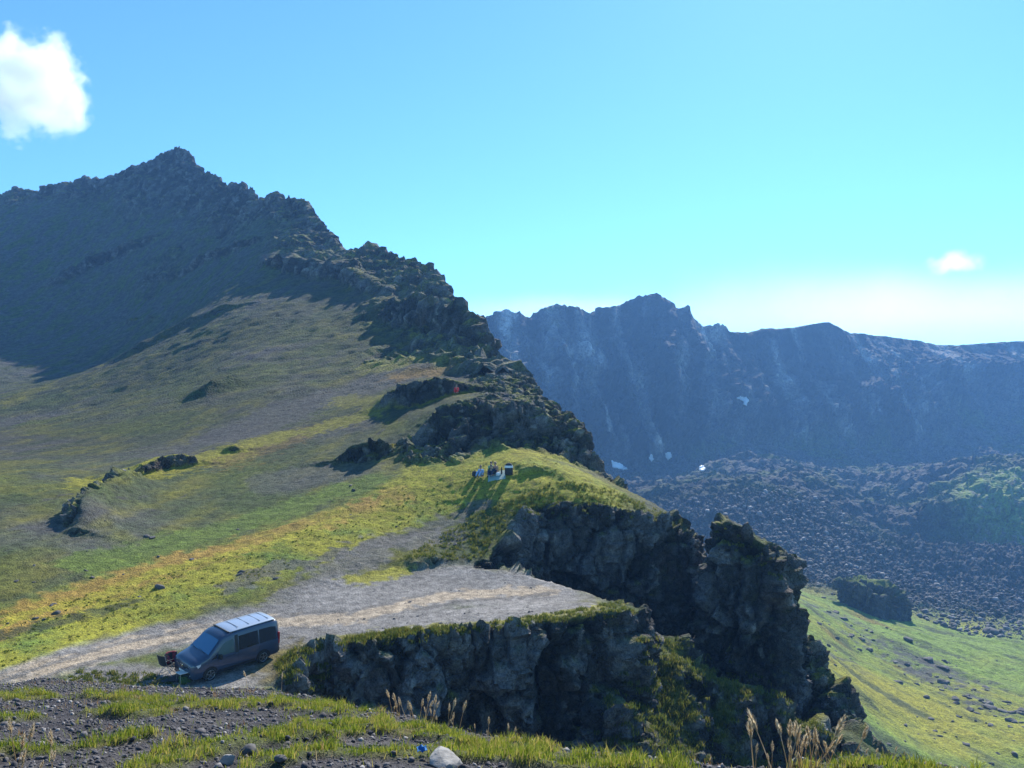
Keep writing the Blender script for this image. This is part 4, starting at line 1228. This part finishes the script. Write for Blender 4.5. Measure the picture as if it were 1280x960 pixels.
PBLUE = fab('pale_blue_fabric', (.30,.42,.62)); PGREEN = fab('light_green_fabric', (.24,.42,.22)); DGREEN = fab('dark_green_fabric', (.02,.07,.045)); NAVY = fab('navy_fabric', (.015,.025,.07)); TAN = fab('tan_fabric', (.40,.24,.15)); REDJ = fab('red_jacket_fabric', (.75,.035,.03)); WHITE = fab('white_fabric', (.75,.76,.76)); DGREY = fab('dark_fabric', (.03,.03,.035))
def spot(px, py): return sight(px, py, HILL)[0]
seated_person('person in a pale blue jacket sitting on the grass at the left of the picnic', spot(602,596), 2.6, PBLUE, PBLUE, HAIRB)
seated_person('person in a dark green top sitting in the middle of the picnic blanket', spot(614.5,595), 2.9, DGREEN, NAVY, HAIRD)
seated_person('person in a light green top sitting close behind the dark green one', spot(612.5,591.5), -2.4, PGREEN, NAVY, HAIRD)
seated_person('bare-armed person in a tan top and sun hat sitting behind the blanket', spot(620.5,592), 2.4, TAN, NAVY, HAIRD, TAN)
seated_person('person in a red jacket sitting on the rock outcrop above the meadow', sight(571,492,TERR)[0]+Vector((0,0,.02)), 3.0, REDJ, REDJ, HAIRD, lean=.2)
# blanket
g = spot(619,595.5); nx, ny = 13, 7
vs = []
for th in (.035, .012):
    for i in range(nx):
        for k in range(ny):
            x = g.x-.55+1.35*i/(nx-1); y = g.y-.6+1.2*k/(ny-1)
            vs.append((x, y, hill_z(x, y)+th+.012*math.sin(i*1.7+k*2.3)))
n = nx*ny; fs = []
for i in range(nx-1):
    for k in range(ny-1):
        a = i*ny+k; fs += [(a,a+1,a+ny+1,a+ny),(a+n,a+ny+n,a+ny+1+n,a+1+n)]
lp = [i*ny for i in range(nx)]+[(nx-1)*ny+k for k in range(1,ny)]+[i*ny+ny-1 for i in range(nx-2,-1,-1)]+[k for k in range(ny-2,0,-1)]
fs += [(a,b,b+n,a+n) for a,b in zip(lp, lp[1:]+lp[:1])]
tag(MB().add(vs, fs).build('picnic_blanket', fab('pale_blanket', (.26,.36,.33)), None, True), 'pale grey-green picnic blanket spread on the meadow', 'blanket')
# packs and bags
def pack(name, label, cat, px, py, w_, h_, d_, mat, band=None, rz=0., strap=True):
    g = spot(px, py); t = thing(name, label, cat, g, (0,0,rz))
    prof = [(0,.90),(.04,1.0),(.35,1.04),(.7,.98),(.88,.82),(.97,.5),(1.0,.05)]
    b = MB(); vs = []; n = 20
    for z, r in prof:
        for k in range(n):
            a = 2*math.pi*k/n; ca, sa = math.cos(a), math.sin(a); e = .6
            vs.append((w_/2*r*abs(ca)**e*(1 if ca>0 else -1), d_/2*r*abs(sa)**e*(1 if sa>0 else -1), z*h_))
    b.add(vs, [(i*n+k, i*n+(k+1)%n, (i+1)*n+(k+1)%n, (i+1)*n+k) for i in range(len(prof)-1) for k in range(n)] + [tuple(range(n-1,-1,-1)), tuple((len(prof)-1)*n+k for k in range(n))])
    b.build('pack_body', mat, t, True)
    if band is not None:
        q = MB(); vs = []
        for o in (1.05, .98):
            for z in (.60,.78):
                for k in range(n):
                    a = 2*math.pi*k/n; ca, sa = math.cos(a), math.sin(a); r = o*(1.0 if z < .7 else .95)
                    vs.append((w_/2*r*abs(ca)**.6*(1 if ca>0 else -1), d_/2*r*abs(sa)**.6*(1 if sa>0 else -1), z*h_))
        fs = []
        for k in range(n):
            k2 = (k+1)%n; fs += [(k,k2,n+k2,n+k),(2*n+k,3*n+k,3*n+k2,2*n+k2),(n+k,n+k2,3*n+k2,3*n+k),(k,2*n+k,2*n+k2,k2)]
        q.add(vs, fs).build('band', band, t, True)
    MB().box((0,-d_*.54,h_*.32), (w_*.6,d_*.22,h_*.36), None, .03).build('front_pocket', mat, t, True)
    if strap:
        MB().tube([(-.08,0,h_*.98),(-.05,0,h_*1.08),(.05,0,h_*1.08),(.08,0,h_*.98)], .014, 6).build('carry_handle', mat, t, True)
    return t
pack('backpack', 'big black pack with a broad white band at the right end of the picnic', 'backpack', 636, 593.5, .62, .92, .45, DGREY, WHITE)
pack('backpack', 'low black bag lying at the left end of the picnic', 'backpack', 593.5, 595, .42, .40, .32, DGREY, None, .4)
pack('bag', 'white bag standing on the picnic blanket', 'bag', 622.5, 594.5, .36, .26, .28, WHITE, None, .3)
g = spot(627, 592.5)
bt = thing('flask', 'slim black flask standing between the white bag and the black pack', 'flask', g)
MB().lathe((0,0,0), (0,0,1), [(0,.055),(.02,.06),(.40,.06),(.46,.045)], 14).build('flask_body', DGREY, bt, True)
MB().lathe((0,0,.462), (0,0,1), [(0,.042),(.09,.04),(.1,.02)], 14).build('lid', BLACK, bt, True)
# ------------------------------------------------------------------ boulders, rubble, snow, tussocks
BLD = stone_mat('boulder_rock', (.05,.047,.046), (.13,.12,.11), (.24,.22,.2), 1.5)
SV3 = stone_variants(7, 3, 950, .85)
def stone_meshes(name, mat, var):
    out = []
    for co, fc in var:
        me = mesh_from(name, co, fc); smooth_shade(me)
        try: me.set_sharp_from_angle(angle=math.radians(30))
        except Exception: pass
        set_attr(me, 'Tone', np.full(len(co), .3)); me.materials.append(mat); out.append(me)
    return out
BM = stone_meshes('boulder', BLD, SV3)
rg = random.Random(5)
def boulder(loc, size, label, group, name='boulder', flat=1.0, cat='boulder'):
    o = bpy.data.objects.new(name, rg.choice(BM)); COL.objects.link(o)
    o.location = loc + Vector((0,0,size*.02)); o.scale = (size*rg.uniform(.8,1.25), size*rg.uniform(.7,1.1), size*flat*rg.uniform(.6,1.0)); o.rotation_euler = (rg.uniform(-.3,.3), rg.uniform(-.3,.3), rg.uniform(0,6.28))
    return tag(o, label, cat, group)
VAL = [bpy.data.objects['valley']]
def in_px(px, py, poly):
    c = False
    for (ax, ay), (bx, by) in zip(poly, poly[1:]+poly[:1]):
        if (ay > py) != (by > py) and px < (bx-ax)*(py-ay)/(by-ay)+ax: c = not c
    return c
TERRS = set(o.name for o in TERR)
def clear_view(px, py, obj):
    h = sight(px, py)
    v = sight(px, py, [obj])
    return v is not None and abs(h[0].length-v[0].length) < .5
slope = [(985,735),(1060,742),(1130,778),(1210,800),(1280,806),(1280,955),(1160,955),(1075,920),(1000,800)]
n = 0
while n < 170:
    px, py = rg.uniform(985,1280), rg.uniform(735,955)
    if not in_px(px, py, slope): continue
    # more of them along the stony streak through the slope
    dist = abs((py-770)-(px-1050)*.62)
    if rg.random() > (.95 if dist < 28 else .22): continue
    h = sight(px, py)
    if h[0].y < 70: continue
    sz = rg.choice([.25,.3,.35,.45,.6,.8,1.2])*(1.2 if dist < 28 else .7)
    boulder(h[0], sz, 'dark weathered boulder lying loose on the green valley slope', 'boulders on the green valley slope', flat=.8); n += 1
big = [((1096,768), 9.0, 'biggest dark rock block, standing at the top edge of the valley meadow'), ((1135,800), 2.0, None), ((1052,748), 2.6, 'dark rounded boulder left of the biggest rock block'), ((1238,792), 3.0, 'dark boulder on the far rim of the meadow before the rubble'),
       ((1122,853), 1.1, 'pale-topped boulder alone on the near yellow part of the valley slope'), ((1180,836), 2.2, None), ((1160,826), 2.5, None)]
for (px, py), sz, lab in big:
    h = sight(px, py)
    o = boulder(h[0], sz, lab or 'dark weathered boulder lying loose on the green valley slope', None if lab else 'boulders on the green valley slope', name='rock_block' if sz > 8 else 'boulder', cat='rock block' if sz > 8 else 'boulder')
    if sz > 8:
        bm = bmesh.new(); bmesh.ops.create_icosphere(bm, subdivisions=6, radius=1)
        co = np.array([v.co[:] for v in bm.verts], np.float32); fc = np.array([[v.index for v in f.verts] for f in bm.faces]); bm.free()
        e = np.sign(co)*np.abs(co)**.5; e *= np.array([10.0, 8.0, 6.5]); e[:,2] -= .28*e[:,0]
        me = mesh_from('rock_block', e, fc); smooth_shade(me); nn = smooth_vec(me, get_no(me), 2)
        q = e + np.array(h[0]); r_, c1_, c2_ = rock_disp(q, 1.6, 1.8, .9, 330, 2.4); set_co(me, e + nn*r_[:,None])
        up = sstep(.5, .85, smooth_vec(me, get_no(me), 3)[:,2])
        cc = mix(mix(ROCK*.7, ROCK*1.8, c2_), mix(SCRUB, GREEN*1.2, c1_), up)
        set_attr(me, 'Col', cc); set_attr(me, 'Rock', 1-up); set_attr(me, 'Bare', 0*up); flat_rock(me, 1-up); me.materials.append(GM_VALN)
        o.data = me; o.scale = (1,1,1); o.rotation_euler = (0,0,.3); o.location = h[0] + Vector((1.5,6,1.6))
# meadow and track
n = 0
while n < 34:
    px, py = rg.uniform(0,600), rg.uniform(600,860)
    yl = 690 - px*.16
    if py < yl - 20 or py > yl+100: continue
    if 200 < px < 350 and py > 755: continue
    h = sight(px, py)
    if h[0].y < 20 or h[1].z < .8: continue
    boulder(h[0], rg.choice([.10,.12,.16,.22,.3]), 'small dark stone lying in the yellow-green meadow', 'stones in the meadow', name='stone', flat=.8, cat='stone'); n += 1
n = 0
while n < 26:
    px, py = rg.uniform(380,760), rg.uniform(718,800)
    if not in_px(px, py, [(400,790),(470,735),(600,718),(690,738),(760,760),(700,770),(560,785)]): continue
    h = sight(px, py)
    boulder(h[0], rg.choice([.06,.08,.10,.14]), 'small stone on the bare gravel plateau', 'stones on the gravel plateau', name='stone', flat=.8, cat='stone'); n += 1
# rubble beyond the meadow: nobody could count it
rng = np.random.default_rng(77)
pos, sz = [], []
rub = [(700,600),(830,600),(860,590),(1010,520),(1060,580),(1060,650),(1150,715),(1280,735),(1280,800),(1210,795),(1130,765),(1050,732),(985,720),(985,690),(900,650),(800,620)]
while len(pos) < 6500:
    px, py = rng.uniform(700,1280), rng.uniform(520,800)
    if not in_px(px, py, rub): continue
    h = sight(px, py, [bpy.data.objects['valley'], bpy.data.objects['rock_wall']])
    if h is None or h[0].y > 432: continue
    s = (.3+1.5*rng.uniform()**6)*(h[0].y/330)**.6
    pos.append((h[0].x, h[0].y, h[0].z+s*.1)); sz.append(s)
rm_ = stone_mat('rubble_rock', (.045,.043,.042), (.13,.125,.12), (.26,.25,.24), .9)
o = link('rubble', scatter_mesh('rubble', pos, sz, rng, SV, .6), rm_); o['kind'] = 'stuff'
# snow left in the shade
SNOW = plain('old_snow', (.93,.94,.95), .6, grain=.06, scale=.3)
SN = [([(918,497),(926,494),(934,497),(938,501),(934,505),(925,501)], 'bright snow patch high on the right side of the dark wall'),
      ([(763,574),(772,578),(788,588),(780,589),(764,585)], 'largest snow patch, wedge of snow just right of the camp ridge'),
      ([(831,565),(838,564),(839,571),(834,575),(831,571)], 'upper snow patch of two at the foot of the wall'),
      ([(812,568),(816,567),(817,574),(814,577),(812,574)], 'narrow snow patch at the foot of the wall, beside a rounder one'),
      ([(874,584),(880,583),(882,588),(879,590),(874,589)], 'lone squarish snow patch on the debris below the wall'),
      ([(931,503),(935,504),(934,508),(930,506)], 'tiny snow speck just below the bright high snow patch')]
WL = [bpy.data.objects['valley'], bpy.data.objects['rock_wall']]
for poly, lab in SN:
    x0, x1 = min(p[0] for p in poly), max(p[0] for p in poly); y0, y1 = min(p[1] for p in poly), max(p[1] for p in poly)
    nx = ny = 14; idx = {}; V = []
    for i in range(nx+1):
        for k in range(ny+1):
            px, py = x0+(x1-x0)*i/nx, y0+(y1-y0)*k/ny
            jit = .6*float(noise(px*.6, py*.6, 0, 3))
            if not in_px(px+jit, py+jit, poly): continue
            h = sight(px, py, WL)
            idx[(i,k)] = len(V); V.append(h[0]+h[1]*.5)
    if not V: continue
    med = sorted(v.y for v in V)[len(V)//2]
    Fs = [q for q in ((idx.get((i,k)), idx.get((i+1,k)), idx.get((i+1,k+1)), idx.get((i,k+1))) for i in range(nx) for k in range(ny)) if None not in q and max(V[a].y for a in q)-min(V[a].y for a in q) < 14]
    if not Fs: continue
    o = MB().add(V, Fs).build('snow_patch', SNOW, None, True)
    sm = o.modifiers.new('thickness', 'SOLIDIFY'); sm.thickness = .9
    tag(o, lab, 'snow patch', 'snow patches below the wall')
# tussocks along the rims and on the ledges
n0 = 0; X=[]; Y=[]; Zs=[]; Hh=[]; T=[]
rr = np.random.default_rng(123)
areas = [([(345,830),(365,812),(500,786),(600,780),(600,795),(500,805),(420,815),(400,870),(365,872)], 900, .16), ([(600,778),(700,765),(770,752),(800,768),(700,780),(600,792)], 260, .12),
         ([(800,795),(860,800),(960,850),(1050,930),(1040,960),(860,960),(740,930),(760,870)], 900, .20), ([(500,700),(600,640),(700,600),(760,610),(880,660),(700,645),(640,650),(600,700)], 700, .16),
         ([(0,790),(100,745),(300,690),(500,610),(600,575),(700,570),(700,610),(560,640),(440,680),(250,755),(100,800),(0,840)], 500, .07), ([(100,838),(230,845),(230,858),(60,860)], 160, .12), ([(885,665),(910,655),(985,715),(980,730),(900,680)], 120, .15)]
for poly, cnt, hh in areas:
    x0, x1 = min(p[0] for p in poly), max(p[0] for p in poly); y0, y1 = min(p[1] for p in poly), max(p[1] for p in poly)
    c = 0; tries = 0
    while c < cnt and tries < cnt*6:
        tries += 1
        px, py = rr.uniform(x0,x1), rr.uniform(y0,y1)
        if not in_px(px, py, poly): continue
        h = sight(px, py, HILL)
        if h is None or h[1].z < .62: continue
        c += 1
        nb = 16; s = hh*rr.uniform(.6,1.5)
        X.append(h[0].x+rr.normal(size=nb)*s*.45); Y.append(h[0].y+rr.normal(size=nb)*s*.45); Zs.append(np.full(nb, h[0].z-.02)); Hh.append(s*rr.uniform(.6,1.3,nb)); T.append(np.full(nb, np.clip(rr.normal(.45,.25),0,1)))
X, Y, Zs, Hh, T = map(np.concatenate, (X, Y, Zs, Hh, T))
TUS = grass_mat('tussock_grass', (.05,.085,.015), (.14,.16,.025), (.30,.25,.06))
o = link('tussock_grass', blades('tussock_grass', X, Y, Zs, Hh, .018+0*X, rr, .8, T), TUS); o['kind'] = 'stuff'

# ------------------------------------------------------------------ dry feathery grass stalks and rocks on the knoll
STRAW = grass_mat('straw', (.45,.32,.15), (.68,.55,.35), (.80,.72,.55))
def stalk_meshes(k, seed):
    out = []
    for i in range(k):
        r = random.Random(seed+i)
        H = 1.0; b = r.uniform(.03,.22); pts = [(b*(t**2), 0, t*H) for t in (0,.2,.4,.6,.72)]
        st = MB().tube(pts, [.012,.011,.009,.007,.006], 5)
        pl = MB(); vs = []; top = Vector(pts[-1])
        for q in range(110):
            t = r.random(); c = Vector((b*((.66+.34*t)**2), 0, .66+.30*t)); wdt = .075*math.sin(math.pi*min(1,(t*.85+.15)))**.8
            a = r.uniform(0,6.28); d = Vector((math.cos(a)*wdt, math.sin(a)*wdt, .07+.05*r.random()))
            s = d.cross(Vector((0,0,1))).normalized()*.014
            o = len(vs); vs += [c-s, c+s, c+d]; pl.f.append((o,o+1,o+2))
        pl.v = [tuple(v) for v in vs]
        out.append((st, pl))
    return out
protos = []
for st, pl in stalk_meshes(6, 40):
    a = bpy.data.meshes.new('stem'); a.from_pydata(st.v, [], st.f); a.materials.append(STRAW)
    b = bpy.data.meshes.new('plume'); b.from_pydata(pl.v, [], pl.f); b.materials.append(STRAW)
    for me_ in (a, b): set_attr(me_, 'Tone', np.array([random.random() for _ in me_.vertices]))
    protos.append((a, b))
def stalk(px, py_base, hpx, label, group, tilt=.32):
    """base on the knoll at that sight-line's direction; height from the photo"""
    h = sight(px, py_base, [bpy.data.objects['knoll']])
    if h is None:
        return
    loc = h[0]; H = hpx/F*loc.y
    t = thing('feather_grass', label, 'grass stalk', loc - Vector((0,0,.01)), (rg.gauss(0,tilt*.5), rg.gauss(0,tilt), rg.uniform(0,6.28)), group)
    t.scale = (H*1.0, H*1.0, H)
    a, b = rg.choice(protos)
    link('stem', a, None, t); link('plume', b, None, t)
    return t
def knoll_edge(px):
    xs = [p[0] for p in KRIM_PX]; return float(np.interp(px, xs, [p[1] for p in KRIM_PX]))
for k in range(34):
    px = rg.uniform(478, 700) if k > 22 else rg.gauss(535, 32)
    stalk(px, knoll_edge(px)+rg.uniform(2,6), rg.uniform(18,40) if k < 23 else rg.uniform(12,24), 'straw-coloured feathery grass stalk on the knoll rim before the plateau cliff', 'feathery stalks before the plateau cliff')
for k in range(34):
    px = rg.gauss(1002, 30)
    stalk(px, knoll_edge(px)+rg.uniform(4,14), rg.choice([30,36,42,50,60,72])*rg.uniform(.85,1.1), 'pale feathery grass stalk in the clump at the lower right knoll edge', 'feathery stalks at the lower right')
for k in range(8):
    px = rg.uniform(1050,1140); stalk(px, knoll_edge(px)+2, rg.uniform(10,26), 'short feathery grass stalk at the right end of the knoll', 'short stalks at the right end')
for k in range(10):
    px = rg.gauss(32, 22); stalk(px, 962+rg.uniform(-10,30), rg.uniform(30,70), 'rust-coloured grass stalk in the lower left corner', 'stalks in the lower left corner')
stalk(248, 858, 34, 'single pale grass stalk standing in front of the van front wheel', None, .05)
for px, py, hh in ((310,862,26),(352,866,24),(360,868,20)): stalk(px, py, hh, 'golden grass stalk on the bank behind the van shadow', 'golden stalks below the van')
KN = [bpy.data.objects['knoll']]
PALER = stone_mat('pale_lichen_rock', (.20,.19,.17), (.36,.34,.31), (.5,.48,.45), 14)
PM = stone_meshes('rock', PALER, SV3[:3])
for px, py, s, lab, mat in ((556,957,.13,'pale lichen-spotted rock at the bottom edge below the blue scrap', 1), (311,944,.075,'dark upright stone in the grass at the lower left', 0), (1000,956,.07,'pale rock at the foot of the right grass stalk clump', 1), (283,956,.06,'pale stone just below the dark upright stone', 1), (940,956,.10,'brown flat rock on the knoll rim left of the right stalk clump', 0), (350,952,.05,'small dark stone right of the dark upright one', 0)):
    h = sight(px, py, KN)
    if h is None: continue
    o = bpy.data.objects.new('rock', (PM if mat else BM)[rg.randrange(3)]); COL.objects.link(o)
    o.location = h[0]+Vector((0,0,s*.25)); o.scale = (s*1.1, s, s*(1.3 if 'upright' in lab else .75)); o.rotation_euler = (0,.1,rg.uniform(0,6))
    tag(o, lab, 'rock')
h = sight(527, 943, KN)[0]
lt = MB(); vs = []
for th in (0, -.004):
    for i in range(5):
        for k in range(4): vs.append((-.035+.0175*i, -.025+.016*k, .018+.014*math.sin(i*2.2+k*1.3)+th))
fs = []
for i in range(4):
    for k in range(3):
        a = i*4+k; fs += [(a,a+1,a+5,a+4),(a+20,a+24,a+25,a+21)]
o = lt.add(vs, fs).build('plastic_scrap', plain('blue_plastic', (.04,.16,.38), .8, spec=.1), None, True); o.location = h + Vector((0,0,.03)); o.rotation_euler = (.5,0,.3)
tag(o, 'crumpled blue plastic scrap caught in the knoll grass', 'litter')
# ------------------------------------------------------------------ camera, sun, sky, air
cd = bpy.data.cameras.new('camera'); cam = bpy.data.objects.new('camera', cd); COL.objects.link(cam)
cam.location = (0, 0, 0); cam.rotation_euler = (math.pi/2, 0, 0)
cd.sensor_width = 36; cd.lens = 36*F/1280; cd.shift_y = (HY-480)/1280
cd.clip_start = .2; cd.clip_end = 20000
S.camera = cam
SUN_EL, SUN_AZ = math.radians(37), math.radians(21)     # azimuth to the right of the view direction
sd = bpy.data.lights.new('sun', 'SUN'); so = bpy.data.objects.new('sun', sd); COL.objects.link(so)
sdir = Vector((math.sin(SUN_AZ)*math.cos(SUN_EL), math.cos(SUN_AZ)*math.cos(SUN_EL), math.sin(SUN_EL)))
so.rotation_euler = sdir.to_track_quat('Z', 'Y').to_euler(); so.location = (30, 40, 80)
sd.energy = 4.8; sd.angle = math.radians(.55); sd.color = (1, .95, .87)
w = bpy.data.worlds.new('World'); S.world = w; w.use_nodes = True
nt = w.node_tree; bg = nt.nodes['Background']
sky = nt.nodes.new('ShaderNodeTexSky'); sky.sky_type = 'NISHITA'; sky.sun_disc = False
sky.sun_elevation = SUN_EL; sky.sun_rotation = SUN_AZ; sky.altitude = 2500; sky.air_density = 1.0; sky.dust_density = .5; sky.ozone_density = 1.5
tint = nt.nodes.new('ShaderNodeMix'); tint.data_type = 'RGBA'; tint.blend_type = 'MULTIPLY'; tint.inputs['Factor'].default_value = 1
tint.inputs[7].default_value = (.54, .94, 1.14, 1)
nt.links.new(sky.outputs[0], tint.inputs[6]); nt.links.new(tint.outputs[2], bg.inputs['Color'])
bg.inputs['Strength'].default_value = .13
# clouds
def cloud(name, label, px, py, d, rx, ry, rz, dens, edge, freq, seed, lump):
    me = bpy.data.meshes.new(name); bm = bmesh.new(); bmesh.ops.create_icosphere(bm, subdivisions=4, radius=1); bm.to_mesh(me); bm.free()
    o = bpy.data.objects.new(name, me); COL.objects.link(o); o.location = P(px, py, d); o.scale = (rx/F*d, ry/F*d, rz/F*d)
    o['kind'] = 'thing'; o['label'] = label; o['category'] = 'cloud'
    m = bpy.data.materials.new(name+'_vapour'); m.use_nodes = True; nt = m.node_tree; nt.nodes.remove(nt.nodes['Principled BSDF']); L = nt.links.new
    tc = nt.nodes.new('ShaderNodeTexCoord')
    mp = nt.nodes.new('ShaderNodeMapping'); mp.inputs['Location'].default_value = (seed*3.1, seed*1.7, seed); mp.inputs['Scale'].default_value = (1, 1, rz/rx if rz < rx*.5 else 1)
    L(tc.outputs['Object'], mp.inputs['Vector'])
    n = nt.nodes.new('ShaderNodeTexNoise'); n.inputs['Scale'].default_value = freq; n.inputs['Detail'].default_value = 6; n.inputs['Roughness'].default_value = .6; L(mp.outputs[0], n.inputs['Vector'])
    ln = nt.nodes.new('ShaderNodeVectorMath'); ln.operation = 'LENGTH'; L(tc.outputs['Object'], ln.inputs[0])
    a = nt.nodes.new('ShaderNodeMath'); a.operation = 'MULTIPLY_ADD'; L(n.outputs['Fac'], a.inputs[0]); a.inputs[1].default_value = lump; a.inputs[2].default_value = .78-lump*.5
    s = nt.nodes.new('ShaderNodeMath'); s.operation = 'SUBTRACT'; L(a.outputs[0], s.inputs[0]); L(ln.outputs['Value'], s.inputs[1])
    r = nt.nodes.new('ShaderNodeMapRange'); r.interpolation_type = 'SMOOTHSTEP'; r.inputs['From Min'].default_value = 0; r.inputs['From Max'].default_value = edge; r.inputs['To Max'].default_value = dens; L(s.outputs[0], r.inputs['Value'])
    v = nt.nodes.new('ShaderNodeVolumePrincipled'); v.inputs['Color'].default_value = (1,1,1,1); v.inputs['Anisotropy'].default_value = .55; L(r.outputs[0], v.inputs['Density'])
    L(v.outputs[0], nt.nodes['Material Output'].inputs['Volume']); me.materials.append(m)
    return o
cloud('cloud', 'small bright white cumulus cloud above the left mountain ridge', 36, 108, 2600, 88, 60, 80, .014, .22, 2.2, 3, 1.6)
cloud('cloud', 'broad white bank of cloud along the horizon at the right', 1230, 388, 9000, 780, 160, 84, .0007, 1.2, 2.6, 5, 1.5)
cloud('cloud', 'tiny white puff just above the horizon cloud bank', 1194, 329, 8600, 46, 30, 18, .0026, .6, 2.4, 7, 2.0)
cloud('cloud', 'faint pale wisp low over the left end of the dark wall', 700, 392, 8800, 260, 90, 45, .0008, .9, 1.8, 9, 1.1)
# the air: one even volume round everything
hm = bpy.data.meshes.new('haze')
bm = bmesh.new(); bmesh.ops.create_cube(bm, size=1); bm.to_mesh(hm); bm.free()
hz = bpy.data.objects.new('haze', hm); COL.objects.link(hz)
hx0, hx1, hy0, hy1, hz0, hz1 = -640, 1260, -60, 1120, -240, 150
hz.location = ((hx0+hx1)/2, (hy0+hy1)/2, (hz0+hz1)/2); hz.scale = (hx1-hx0, hy1-hy0, hz1-hz0)
hz['kind'] = 'stuff'
m = bpy.data.materials.new('air'); m.use_nodes = True; nt = m.node_tree
nt.nodes.remove(nt.nodes['Principled BSDF'])
pv = nt.nodes.new('ShaderNodeVolumePrincipled'); pv.inputs['Color'].default_value = (.20, .46, .92, 1)
pv.inputs['Density'].default_value = .00036; pv.inputs['Anisotropy'].default_value = .25
nt.links.new(pv.outputs[0], nt.nodes['Material Output'].inputs['Volume'])
hm.materials.append(m)
S.view_settings.view_transform = 'Standard'; S.view_settings.look = 'None'; S.view_settings.gamma = 1; S.view_settings.exposure = 0.82
S.render.engine = 'CYCLES'
cy = S.cycles
cy.max_bounces = 6; cy.diffuse_bounces = 3; cy.glossy_bounces = 3; cy.transmission_bounces = 4; cy.volume_bounces = 3; cy.transparent_max_bounces = 8
cy.use_denoising = True; cy.use_adaptive_sampling = True
cy.caustics_reflective = False; cy.caustics_refractive = False
